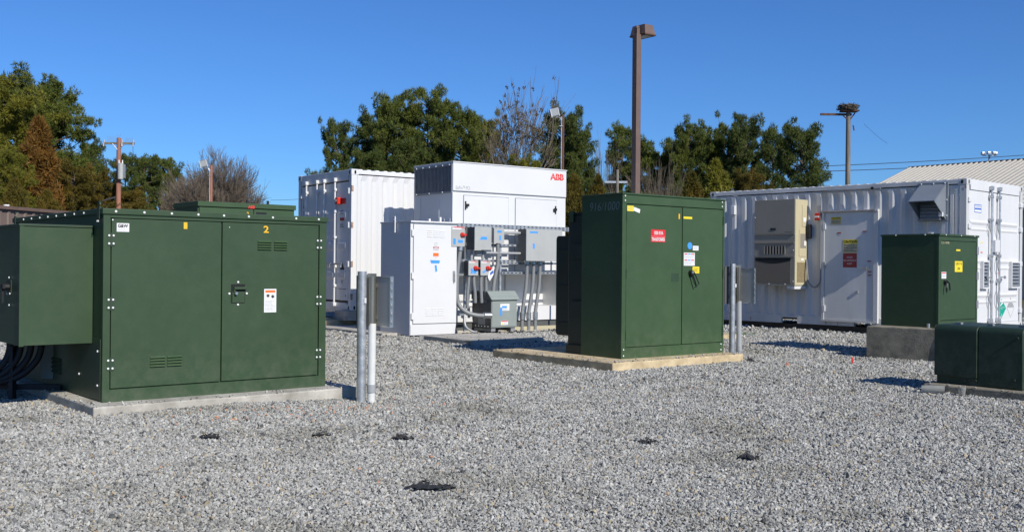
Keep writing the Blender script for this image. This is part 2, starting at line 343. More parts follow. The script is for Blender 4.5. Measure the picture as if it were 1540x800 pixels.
    for k in range(5):
        ic = N.new('GeometryNodeMeshIcoSphere'); ic.inputs['Radius'].default_value = 1; ic.inputs['Subdivisions'].default_value = 1 if k < 4 else 2
        sp = N.new('GeometryNodeSetPosition'); nz = N.new('ShaderNodeTexWhiteNoise'); nz.noise_dimensions = '4D'; nz.inputs['W'].default_value = 3.7*k+1
        ps = N.new('GeometryNodeInputPosition'); K.new(ps.outputs[0], nz.inputs['Vector'])
        sc = N.new('ShaderNodeVectorMath'); sc.operation = 'SUBTRACT'; K.new(nz.outputs['Color'], sc.inputs[0]); sc.inputs[1].default_value = (.5, .5, .5)
        s2 = N.new('ShaderNodeVectorMath'); s2.operation = 'SCALE'; s2.inputs['Scale'].default_value = .75 if k < 4 else .3; K.new(sc.outputs[0], s2.inputs[0])
        K.new(ic.outputs['Mesh'], sp.inputs['Geometry']); K.new(s2.outputs[0], sp.inputs['Offset'])
        tf = N.new('GeometryNodeTransform'); tf.inputs['Scale'].default_value = ((1.25,.85,.75),(1,1,.6),(1.35,.8,.6),(.95,1.1,.85),(1.2,.95,.7))[k]
        K.new(sp.outputs[0], tf.inputs['Geometry'])
        sm = N.new('GeometryNodeSetMaterial'); sm.inputs['Material'].default_value = m; K.new(tf.outputs[0], sm.inputs['Geometry'])
        gt = N.new('GeometryNodeGeometryToInstance'); K.new(sm.outputs[0], gt.inputs[0]); K.new(gt.outputs[0], jn.inputs[0])
    ip = N.new('GeometryNodeInstanceOnPoints'); K.new(gi.outputs[0], ip.inputs['Points']); K.new(jn.outputs[0], ip.inputs['Instance']); ip.inputs['Pick Instance'].default_value = True
    rv = N.new('FunctionNodeRandomValue'); rv.data_type = 'FLOAT_VECTOR'; rv.inputs[0].default_value = (-1.3, -1.3, 0); rv.inputs[1].default_value = (1.3, 1.3, 6.283)
    e2r = N.new('FunctionNodeEulerToRotation'); K.new(rv.outputs[0], e2r.inputs[0]); K.new(e2r.outputs[0], ip.inputs['Rotation'])
    na = N.new('GeometryNodeInputNamedAttribute'); na.data_type = 'FLOAT'; na.inputs['Name'].default_value = 'size'
    K.new(na.outputs[0], ip.inputs['Scale']); K.new(ip.outputs[0], go.inputs[0])
    o = link('gravel', me, m, None, kind='stuff', label='pale grey crushed stone covering the equipment yard', category='gravel')
    md = o.modifiers.new('stones', 'NODES'); md.node_group = ng
gravel()

# ------------------------------------------------------------------ concrete pads
def pad(name, loc, rot, x0, x1, y0, y1, z1, m, label, cat='concrete pad', bev=.012, z0=-.15):
    q = MB(); q.box(x0, x1, y0, y1, z0, z1)
    bmesh.ops.subdivide_edges(q.bm, edges=q.bm.edges[:], cuts=9, use_grid_fill=True)
    for v in q.bm.verts:
        w = Vector((v.co.x*3+loc[0], v.co.y*3+loc[1], v.co.z*3)); e = (v.co.z > z1-.001)+(min(abs(v.co.x-x0), abs(v.co.x-x1)) < .001)+(min(abs(v.co.y-y0), abs(v.co.y-y1)) < .001)
        if e > 1 and v.co.z > z1-.001: v.co.z -= .007*abs(noise.noise(w*2)); v.co.x += .006*noise.noise(w*1.7)
    o = q.done(name, m); b = o.modifiers.new('b', 'BEVEL'); b.width = bev; b.segments = 2; b.limit_method = 'ANGLE'; b.angle_limit = R(50)
    o.location = (loc[0], loc[1], 0); o.rotation_euler = (0, 0, R(rot)); tag(o, label, cat); return o
pad('concrete_pad', (-3.555, 9.021), 39.5, -.15, 2.43, -.245, 3.1, .08, 'conc', 'grey concrete pad under the big two-door green switchgear cabinet')
pad('concrete_pad', (1.26, 12.86), 38.5, 0, 2.52, 0, 2.45, .11, 'concy', 'buff concrete pad under the green transformer with the red sign')
pad('concrete_pad', (-.62, 16.78), 38, 0, 1.49, 0, 1.46, .09, 'conc', 'empty low concrete slab between the white cabinet and the green transformer')
pad('concrete_pad', (5.25, 15.35), -45, 0, 1.95, 0, 1.1, .46, 'concd', 'tall board-marked concrete block under the green single-door cabinet', 'concrete block')
pad('concrete_pad', (5.15, 10.35), 40, -.03, 1.3, -.9, 1.08, .08, 'concd', 'thin concrete pad under the low dark green box at the right edge')
pad('concrete_pad', (-2.35, 18.95), 38, -.1, 4.6, -.15, 3.2, .06, 'conc', 'broad concrete slab carrying the white inverter cabinet and its wall boxes')
pad('concrete_pad', (3.55, 18.75), 38, 0, .95, 0, .5, .07, 'concy', 'small buff slab end showing past the steel pipe posts')
pad('concrete_pad', (-4.95, 20.6), 38, -.1, 3.2, -.3, .7, .16, 'concy', 'sunlit concrete slab under the door end of the left white container')

# ------------------------------------------------------------------ big switchgear cabinet, left
def switchgear():
    t = thing('switchgear_cabinet', 'large green two-door cabinet numbered 1 and 2 with a side compartment, nearest on the left', 'switchgear cabinet', (-3.555, 9.021, .08), 39.5)
    W_, D_, H = 2.19, 2.95, 1.64
    bx('body', 'green_s', t, .004, W_-.004, .03, D_, 0, H)
    q = MB(); q.box(0, .060, 0, .031, 0, H); q.box(2.113, W_, 0, .031, 0, H); q.box(.060, 2.113, 0, .031, 0, .110); q.box(.062, 2.111, 0, .031, 1.612, H)
    q.done('door_frame', 'green_s', t)
    rf = MB().box(-.012, W_+.012, -.014, D_+.01, H, H+.052, .006).done('roof', 'green_s', t)
    for i in range(9): bolt(rf, (.1+i*.249, -.014, H+.026), .0095)
    for y in (.5, .78, 1.06, 1.34, 1.62, 1.9, 2.2, 2.5): bolt(rf, (-.012, y, H+.024), .009, 'l')
    d1 = bx('door', 'green_s', t, .071, 1.079, 0.002, .030, .119, 1.604, .003)
    d2 = bx('door', 'green_s', t, 1.093, 2.103, 0.002, .030, .119, 1.604, .003)
    for xs, dd in ((.066, d1), (2.1075, d2)):
        for z in (.33, .86, 1.42):
            h = MB().box(xs-.033, xs+.033, -.003, .001, z-.055, z+.055).box(xs-.004, xs+.004, -.007, .0, z-.058, z+.058).done('hinge', 'green2', dd)
    for xs in (.066, 2.1075):
        for z in (.33, .86, 1.42):
            for dx in (-.019, .019):
                for dz in (-.035, .035): bolt(t, (xs+dx, -.003, z+dz), .0085)
    text('1', 'amber', d1, 'f', .716, .750, 1.532, 1.592, o=.002, bold=.0, name='numeral'); text('2', 'amber', d2, 'f', 1.505, 1.56, 1.518, 1.585, o=.002, bold=.02, name='numeral')
    louvre(d2, 1.449, 1.588, 1.35, 1.445, 4, o=.002); louvre(d2, 1.62, 1.755, 1.35, 1.445, 4, o=.002)
    louvre(d1, .419, .553, .283, .386, 4, o=.002); louvre(d1, .576, .707, .283, .386, 4, o=.002)
    p = plate('sticker', 'label', d1, 'f', .113, .222, 1.49, 1.566, .003, .002, bev=.001); text('G&W', 'ink', p, 'f', .122, .212, 1.527, 1.558, .0045, .002, bold=.035); lines(p, 'inkg', 'f', .125, .21, 1.497, 1.518, 2, .0035, .002)
    # recessed handle
    hp = MB(FM('f', .002)); hp.box(1.18, 1.32, .845, 1.025, -.001, .001); hp = hp.done('handle_recess', 'void', d2)
    MB(FM('f', .002)).box(1.192, 1.314, .852, .955, .001, .006).done('handle_plate', 'green_s', hp)
    q = MB(FM('f', .002)); q.box(1.205, 1.328, .975, 1.0, .001, .03, .004).box(1.2, 1.222, .955, 1.0, .001, .018); q.done('handle_bar', 'green_s', hp)
    MB(FM('f', .002)).cyl((1.222, .94, .0), (1.222, .94, .035), .014, .014, 12).done('lock_cylinder', 'alu', hp, True)
    for a, b in ((1.25, 1.045), (1.163, .937), (1.338, .937), (1.25, .832)): bolt(d2, (a, .002, b), .009)
    p = plate('warning_sticker', 'label', d2, 'f', 1.518, 1.646, .752, .978, .0025, .002, bev=.001)
    plate('orange_band', 'orange', p, 'f', 1.53, 1.634, .943, .966, .0035, .002); lines(p, 'inkg', 'f', 1.53, 1.636, .765, .87, 8, .0032, .002, .3)
    q = MB(FM('f', .002)); rnd = random.Random(2)
    for cx, cz in ((1.558, .913), (1.608, .905)):
        pts = [(cx+math.cos(k*math.pi/6)*(.022 if k % 2 else .011), cz+math.sin(k*math.pi/6)*(.022 if k % 2 else .011), .0025) for k in range(12)]; q.prism(pts, (0, 0, .001))
    q.done('pictogram', 'ink', p)
    bolt(d1, (.078, .002, 1.592), .006); bolt(d2, (1.16, .002, 1.56), .004)
    # lifting lugs
    for x, y in ((-.012, .1), (-.012, 2.85), (W_+.008, 2.85)):
        q = MB(); pts = []
        for k in range(9): a = math.pi*k/8; pts.append((x, y+.032*math.cos(a), 1.725+.032*math.sin(a)))
        for k in range(8, -1, -1): a = math.pi*k/8; pts.append((x, y+.015*math.cos(a), 1.725+.015*math.sin(a)))
        q.prism(pts, (.012, 0, 0)); q.box(x, x+.012, y-.032, y+.032, 1.64, 1.712); q.box(x-.004, x+.016, y-.03, y+.03, 1.6, 1.7)
        q.done('lifting_lug', 'green2', t)
        bolt(t, (x-.004, y-.015, 1.58), .008, 'l'); bolt(t, (x-.004, y+.015, 1.58), .008, 'l')
    # side skirt, bolts and louvre low on the shaded side
    MB().prism([(-.004, .05, .02), (-.004, 1.35, .02), (-.004, .25, .55), (-.004, .05, .55)], (.008, 0, 0)).done('gusset_plate', 'green2', t)
    for y, z in ((.11, .44), (.11, .14), (.62, .2), (.45, .5), (.75, .53)): bolt(t, (-.005, y, z), .009, 'l')
    louvre(t, 1.2, 1.5, .14, .3, 4, 'green_s', 'l', 0)
    # side compartment bolted to the left flank
    s = bx('side_compartment', 'green_s', t, -.605, .0035, .295, 2.6, .5, 1.525)  # made deeper so its shadow covers more ground behind
    bx('side_compartment_door', 'green_s', s, -.6, .0, .272, .2945, .502, 1.52, .003)
    bx('side_compartment_roof', 'green2', s, -.618, .0, .262, 2.61, 1.525, 1.545, .003)
    bx('edge_post', 'green_s', s, -.612, -.575, .262, .2715, .496, 1.5245)
    h = plate('handle_plate', 'green_d', s, 'l', .53, .66, .94, 1.06, .01, -.605)
    q = MB(FM('l', -.605)); q.cyl((-.59, 1.0, 0), (-.59, 1.0, .07), .03, .03, 14); q.box(-.64, -.54, .985, 1.02, .05, .07); q.box(-.60, -.575, .86, 1.0, .055, .07); q.done('pull_handle', 'black', h)
    for a, b in ((.55, .94), (.64, .94), (.58, 1.08), (.57, .84)): bolt(s, (-.615, a, b), .008, 'l')
    return t
switchgear()
def cables():
    t = thing('power_cables', 'thick black cables curving down under the side compartment of the left green cabinet', 'cables', (0, 0, 0), 0)
    for i in range(4):
        x = -4.50-.085*i; y = 9.92-.03*i
        q = MB(); q.tube(smoothpath([(x, y, .62), (x, y, .46), (x-.05, y-.03, .33), (x-.2, y-.08, .2), (x-.5, y-.15, .13), (x-.9, y-.2, .11)]), .032, 12); q.done('cable', 'rubber', t, True)
    bx('junction_block', 'grey_x', t, -4.60, -4.45, 10.15, 10.35, .16, .56); MB().box(-5.4, -4.3, 9.9, 9.96, .08, .13).box(-4.75, -4.71, 9.8, 9.88, -.02, .5).done('support_rail', 'rubber', t)  # rail coloured black to stand for the shade under the compartment
cables()

# ------------------------------------------------------------------ green transformer, centre
def radiators(parent):
    q = MB()
    for i in range(17):
        x = .22+i*.1; y0, y1, z0, z1 = 1.13, 1.56, .22, 1.62; r = .05; inset = 0
        if i > 2: z0, z1, y1 = .17, 1.70, 1.53
        pts = []
        for cy, cz, a0 in ((y1-r, z1-r, 0), (y0+r, z1-r, 90), (y0+r, z0+r, 180), (y1-r, z0+r, 270)):
            for k in range(5): a = R(a0+k*22.5); pts.append((x, cy+r*math.cos(a), cz+r*math.sin(a)))
        MB().prism(pts, (.032, 0, 0)).done('radiator_fin', 'green_d', parent)
        if i == 0:
            for z in (.4, .92, 1.43): MB().cyl((x-.006, y0+.05, z), (x-.006, y1-.05, z), .008, n=8).done('fin_rib', 'green_d', parent)
    MB().cyl((.15, 1.14, 1.62), (2, 1.14, 1.62), .05).cyl((.15, 1.14, .32), (2, 1.14, .32), .05).done('header_pipe', 'green_d', parent, True, kind='stuff')
def transformer():
    t = thing('pad_transformer', 'tall green pad transformer with a red sign on its left door, centre of the yard', 'transformer', (1.421, 13.398, .11), 38.2)
    W_, D_, H = 2.0, .78, 2.15
    bx('body', 'green', t, .003, W_-.003, .035, D_, 0, H-.02)
    q = MB(); q.box(0, .070, 0, .036, 0, 2.013); q.box(1.975, W_, 0, .036, 0, 2.013); q.box(.070, 1.975, 0, .036, 0, .142); q.box(0, W_, -.002, .036, 2.014, H-.02); q.done('front_frame', 'green', t)
    MB().box(-.012, W_+.012, -.018, D_+.01, H-.02, H, .004).done('roof', 'green', t)
    d1 = bx('door', 'green', t, .078, 1.128, .002, .035, .150, 2.002, .003); d2 = bx('door', 'green', t, 1.143, 1.968, .002, .035, .150, 2.002, .003)
    for z in (.3, 1.1, 1.85): bx('hinge', 'green2', d1, .068, .08, -.008, .002, z-.06, z+.06); bx('hinge', 'green2', d2, 1.962, 1.976, -.012, .002, z-.06, z+.06)
    for x, z in ((.035, .12), (.035, .04), (1.94, .12), (1.94, .04), (.045, 2.05), (.045, 2.11), (1.945, 2.05), (1.945, 2.11)): bolt(t, (x, -.002, z), .009)
    p = plate('red_sign', 'redsign', d1, 'f', .528, .80, 1.525, 1.69, .003, .002)
    plate('divider', 'label', p, 'f', .534, .794, 1.597, 1.599, .0035, .002)
    text('1000 KVA', 'label', p, 'f', .585, .755, 1.622, 1.67, .005, .002, bold=.02); text('TRANSFORMER', 'label', p, 'f', .538, .79, 1.537, 1.583, .005, .002, bold=.02)
    p = plate('yellow_tag', 'yel', d1, 'f', .085, .203, 1.915, 1.985, .003, .002); lines(p, 'inkg', 'f', .1, .195, 1.93, 1.97, 3, .0035, .002)
    MB(FM('f', .002)).prism([(.2, 1.925, 0), (.31, 1.895, 0), (.32, 1.945, 0), (.21, 1.972, 0)], (0, 0, .0045)).done('white_tag', 'label', d1)
    text('1', 'amber', d1, 'f', 1.055, 1.08, 1.845, 1.915, .004, .002, 'numeral', bold=.02)
    plate('yellow_strip', 'yel', d2, 'f', 1.155, 1.325, 1.852, 1.882, .003, .002)
    MB(FM('f', .002)).cyl((1.285, 1.487, 0), (1.285, 1.487, .003), .047, n=24).done('blue_dot', 'blue', d2)
    p = plate('small_label', 'label', d2, 'f', 1.345, 1.46, 1.425, 1.488, .003, .002); lines(p, 'inkg', 'f', 1.355, 1.45, 1.435, 1.478, 3, .0035, .002)
    p = plate('safety_label', 'label', d2, 'f', 1.166, 1.386, 1.215, 1.392, .003, .002)
    for a in (1.178, 1.312): 
        for b in (1.366, 1.283): plate('red_band', 'redsign', p, 'f', a, a+.062, b, b+.014, .0036, .002)
    for b in (1.366, 1.283): plate('blue_band', 'blue', p, 'f', 1.247, 1.303, b, b+.014, .0036, .002)
    lines(p, 'inkg', 'f', 1.178, 1.376, 1.225, 1.275, 4, .0035, .002); lines(p, 'inkg', 'f', 1.178, 1.376, 1.305, 1.358, 4, .0035, .002, seed=3)
    p = plate('amber_tag', 'yel', d2, 'f', 1.343, 1.48, 1.112, 1.203, .003, .002); lines(p, 'ink', 'f', 1.36, 1.46, 1.13, 1.185, 3, .0035, .002)
    h = MB(FM('f', .002)); h.cyl((1.3, 1.115, 0), (1.3, 1.115, .05), .042, .036, 16); h = h.done('handle', 'black', d2, True)
    q = MB(FM('f', .002)); q.tube([(1.29, 1.1, .05), (1.335, 1.0, .06), (1.365, .93, .055)], .009, 6); q.tube([(1.33, 1.12, .05), (1.375, 1.03, .06), (1.42, .965, .055), (1.385, .955, .055)], .007, 6); q.done('lever', 'black', h)
    MB(FM('f', .002)).cyl((1.295, 1.125, .05), (1.295, 1.125, .056), .018, n=10).done('lock', 'alu', h)
    p = plate('faded_label', 'green2', d1, 'f', .93, 1.07, 1.0, 1.11, .002, .002)
    text('916/1000', 'chalk', t, 'l', .62, .06, 1.93, 2.04, .001, .003, 'chalk_writing', shear=.15, bold=-.012)
    tk = MB().box(.07, 1.93, .782, 1.13, .02, 1.905, .01).done('tank', 'green_d', t)
    MB().box(.055, 1.945, .785, 1.14, 1.9055, 1.93).done('tank_cover', 'green_d', tk); MB().box(.065, .0695, .8, 1.1, 1.35, 1.36).box(.03, .0695, .783, 1.05, .55, .72).box(.03, .0695, .783, 1.05, 1.3, 1.5).box(.03, 1.97, .783, 1.12, 0, .12).done('tank_rib', 'green_d', tk, kind='stuff')
    q = MB(); pts = [(.04, 1.0, 1.80), (.04, 1.09, 1.80), (.04, 1.07, 1.86), (.04, 1.09, 1.95), (.04, .99, 1.95), (.04, 1.01, 1.86)]; q.prism(pts, (.016, 0, 0)); q.done('tank_lug', 'green', tk)
    radiators(t)
transformer()

# ------------------------------------------------------------------ second green cabinet seen over the first
def rear_cabinet():
    t = thing('switchgear_cabinet', 'green cabinet with a red logo whose top shows over the nearest green cabinet', 'switchgear cabinet', (-4.695, 15.5, .1), 39.5)
    W_, D_, H = 1.6, .95, 2.10
    bx('body', 'green', t, .003, W_-.003, .03, D_, 0, H-.045)
    MB().box(-.01, W_+.01, -.012, D_+.01, H-.045, H+.03, .004).done('roof', 'green', t)
    d1 = bx('door', 'green', t, .02, .885, .002, .0295, .1, H-.06, .003); d2 = bx('door', 'green', t, .9, W_-.02, .002, .0295, .1, H-.06, .003)
    text('ABB', 'redl', t, 'f', .79, .9, H-.05, H-.0, .004, -.012, 'logo', bold=.03); text('2', 'amber', d1, 'f', .775, .81, H-.165, H-.105, .004, .002, 'numeral', bold=.02)
    plate('window', 'black', d2, 'f', .93, 1.105, H-.175, H-.1, .003, .002); lines(d2, 'inkg', 'f', 1.4, 1.5, H-.16, H-.13, 2, .003, .002)
    for x in (.9, 1.25): MB().cyl((x, .25, H+.03), (x, .25, H+.1), .022, .018, 10).done('roof_knob', 'black', t)
rear_cabinet()
pad('concrete_pad', (-4.695, 15.5), 39.5, -.2, 1.9, -.2, 2.3, .1, 'conc', 'hidden concrete pad under the rear green cabinet with the red logo')

# ------------------------------------------------------------------ green cabinet on the concrete block, right
def right_cabinet():
    t = thing('pad_cabinet', 'green single-door cabinet with a yellow sign standing on the tall concrete block', 'cabinet', (6.147, 14.941, .46), 40.5); t.scale = (.84, 1.02, 1)
    W_, D_, H = 1.42, .88, 1.33
    bx('body', 'green_s', t, .003, W_-.003, .03, D_, 0, H)
    MB().box(-.014, W_+.014, -.018, D_+.012, H, H+.03, .004).done('roof', 'green_s', t)
    q = MB(); q.box(0, .07, 0, .031, 0, H); q.box(1.372, W_, 0, .031, 0, H); q.box(.07, 1.372, 0, .031, 0, .1); q.box(.07, 1.372, 0, .031, H-.065, H); q.done('door_frame', 'green_s', t)
    d = bx('door', 'green_s', t, .078, 1.366, .002, .03, .108, H-.073, .003)
    for z in (.32, .75, 1.13): bx('hinge', 'steel_d', t, 1.36, 1.432, -.014, .0, z-.06, z+.06)
    for x in (.2, .75, 1.25): bolt(t, (x, -.018, H+.015), .009)
    for y in (.2, .65): bolt(t, (-.014, y, H+.015), .009, 'l')
    p = plate('yellow_sign', 'yel', d, 'f', .57, .845, .81, .968, .003, .002); text('12KV P 8', 'ink', p, 'f', .6, .815, .91, .95, .0045, .002); text('3W', 'ink', p, 'f', .66, .76, .835, .88, .0045, .002)
    plate('yellow_tag', 'yel', d, 'f', .615, .762, 1.118, 1.142, .003, .002)
    p = plate('warning_sticker', 'label', d, 'f', .1, .262, .712, .808, .003, .002); plate('red_band', 'redsign', p, 'f', .11, .25, .785, .8, .0036, .002); lines(p, 'inkg', 'f', .12, .24, .722, .775, 4, .0035, .002)
    text('12-1478', 'beige', d, 'f', .085, .355, 1.215, 1.25, .004, .002, 'equipment_number')
    q = MB(FM('f', .002)); q.cyl((.2, .66, 0), (.2, .66, .04), .03, n=12); q.tube([(.2, .68, .04), (.27, .64, .05), (.29, .54, .05)], .01, 6); q.tube([(.2, .64, .04), (.17, .58, .05), (.17, .52, .05)], .014, 6); q.done('handle', 'black', d)
    q = MB(); q.cyl((-.06, .12, -.03), (-.06, .12, .06), .022, n=10); q.done('ground_clamp', 'alu', t)
right_cabinet()
q = MB().tube([(6.10, 14.90, .50), (6.06, 14.82, .49), (6.02, 14.74, .47)], .01, 6).tube([(6.02, 14.735, .475), (6.0, 14.62, .47), (5.995, 14.60, .3), (5.99, 14.59, .0)], .009, 6)
tag(q.done('ground_wire', mat('copper_wire', (.25, .11, .05), .5, metal=.5)), 'copper ground wire dropping down the front of the concrete block', 'wire')

# ------------------------------------------------------------------ low box at the right edge
def low_box():
    t = thing('pad_box', 'low rounded box in two sections, its green darkened for shade, on a thin pad at the right edge', 'utility box', (5.176, 10.498, .08), 38.5)
    L, D_, H = .945, .80, .63
    def cover(y0, y1, x0, z0, mname, name):
        r = .07; pts = [(x0, y0, z0), (x0, y0, H-r)]
        for k in range(1, 7): a = R(180-15*k); pts.append((x0+r+r*math.cos(a), y0, H-r+r*math.sin(a)))
        pts += [(D_-r, y0, H+.004)]
        for k in range(1, 7): a = R(90-15*k); pts.append((D_-r+r*math.cos(a), y0, H-r+r*math.sin(a)))
        pts += [(D_, y0, z0)]
        o = MB().prism(pts, (0, y1-y0, 0)).done(name, mname, t, True); b = o.modifiers.new('b', 'BEVEL'); b.width = .006; b.segments = 2; b.limit_method = 'ANGLE'; return o
    c = cover(.472, L, -.012, .085, 'green_lb', 'hinged_cover'); cover(.0, .464, 0, .012, 'green_lb', 'fixed_cover')
    bx('base_frame', 'green_lb', t, .012, D_-.02, .0 +.466, L-.02, 0, .12); bx('sill', 'green_lb', t, .006, D_-.01, .004, .46, 0, .0118)
    for y, z in ((.60, .055), (.485, .06), (.08, .1), (.05, .53)): bolt(t, (.0, y, z), .012, 'l', 'green_lb')
    for x, y in ((.2, .76), (.22, .42), (.25, .1)): MB().box(x, x+.05, y, y+.06, H+.003, H+.022).done('top_catch', 'steel_d', t)
low_box()
t = thing('plastic_bottle', 'clouded plastic bottle lying against the thin pad at the right', 'litter', (4.40, 10.93, .045), 0)
MB().tube([(-.06, .03, 0), (.0, .0, 0), (.1, -.03, 0), (.15, -.05, 0)], [.035, .042, .042, .04], 14).done('bottle_body', 'clear', t, True)
t = thing('plastic_cup', 'small clouded plastic cup beside the bottle near the right pad', 'litter', (4.66, 10.72, .01), 0)
MB().tube([(0, 0, 0), (0, 0, .01), (.004, 0, .075), (.004, 0, .08)], [.026, .03, .038, .034], 14).done('cup_wall', 'clear', t, True)

# ------------------------------------------------------------------ corrugated containers
def corr(q, L, z0, z1, y=0., sgn=1, x0=0., dep=.028, pitch=.278, taper=.12):
    n = max(1, int(round((L)/pitch))); p = L/n; prof = []
    for i in range(n):
        b = x0+i*p; prof += [(b, 0), (b+p*.27, 0), (b+p*.46, 1), (b+p*.76, 1)]
    prof.append((x0+L, 0)); rows = ((z0, .0), (z0+.03, 1), (z1-taper, 1), (z1, 0))
    V = [[q._v((px, y+sgn*dep*(w*k), z)) for px, w in prof] for z, k in rows]
    for a, b in zip(V, V[1:]):
        for i in range(len(prof)-1): q.bm.faces.new((a[i], a[i+1], b[i+1], b[i]))
def shell(t, T, m, mrust=False):
    """canonical container: length 6.058 along x, door end at x=0, width 2.438 along y"""
    L, Wd, H = 6.058, 2.438, 2.896
    def P(): return MB(T)
    q = P(); corr(q, L-.30, .165, H-.12, .008, 1, .15); q.done('corrugated_wall', m, t)
    q = P(); corr(q, L-.30, .165, H-.12, Wd-.008, -1, .15); q.done('corrugated_wall', m, t)
    q = P(); q.box(L-.06, L-.05, .1, Wd-.1, .1, H-.1); q.done('end_wall', m, t)
    for y0, y1 in ((0, .06), (Wd-.06, Wd)):
        P().box(.16, L-.16, y0, y1, H-.10, H-.015, .006).done('top_rail', m, t)
        b = P(); xs = [.14, 1.95, 2.35, 3.70, 4.10, L-.14]; yo = .002 if y0 == 0 else -.002
        for a, c in ((0, 1), (2, 3), (4, 5)): b.box(xs[a], xs[c], y0+yo, y1+yo, .0, .164)
        for a, c in ((1, 2), (3, 4)): b.box(xs[a], xs[c], y0+yo+.001, y1+yo-.001, .125, .163)
        b.done('bottom_rail', m, t)
    for x0 in (0, L-.15):
        for y0, y1 in ((.0, .12), (Wd-.12, Wd)): P().box(x0+.004, x0+.146, y0+.004, y1-.004, .118, H-.118, .006).done('corner_post', m, t)
    P().box(L-.07, L-.0, .1, Wd-.1, H-.12, H-.01).box(L-.07, L-.0, .1, Wd-.1, .0, .12).done('end_rail', m, t)
    for x0 in (0, L-.178):
        for y0 in (0, Wd-.162):
            for z0 in (0, H-.118):
                c = P().box(x0-.003, x0+.178, y0-.003+(.006 if y0 else 0), y0+.162, z0, z0+.118, .008).done('corner_casting', m, t)
                h = P()
                yy = -.006 if y0 == 0 else Wd+.0032
                h.cyl((x0+.09, yy, z0+.038), (x0+.09, yy+.003, z0+.038), .022, n=12).cyl((x0+.09, yy, z0+.072), (x0+.09, yy+.003, z0+.072), .022, n=12).box(x0+.068, x0+.112, yy, yy+.0028, z0+.038, z0+.072)
                if x0 == 0: h.cyl((-.006, y0+.08, z0+.035), (-.003, y0+.08, z0+.035), .02, n=12).cyl((-.006, y0+.08, z0+.075), (-.003, y0+.08, z0+.075), .02, n=12).box(-.0058, -.0031, y0+.06, y0+.1, z0+.035, z0+.075)
                h.done('casting_slot', 'void', c)
    q = P(); n = 27; ps = (L-.36)/n
    for i in range(n):
        a = .18+i*ps
        q.prism([(a, .045, H-.02), (a+ps*.2, .045, H+.004), (a+ps*.5, .045, H+.004), (a+ps*.7, .045, H-.02)], (0, Wd-.09, 0))
    q.box(.1, L-.1, .05, Wd-.05, H-.04, H-.019)
    q.done('roof', m, t)
    P().box(.06, L-.06, .06, Wd-.06, .08, .14).done('floor', 'grey_d', t)
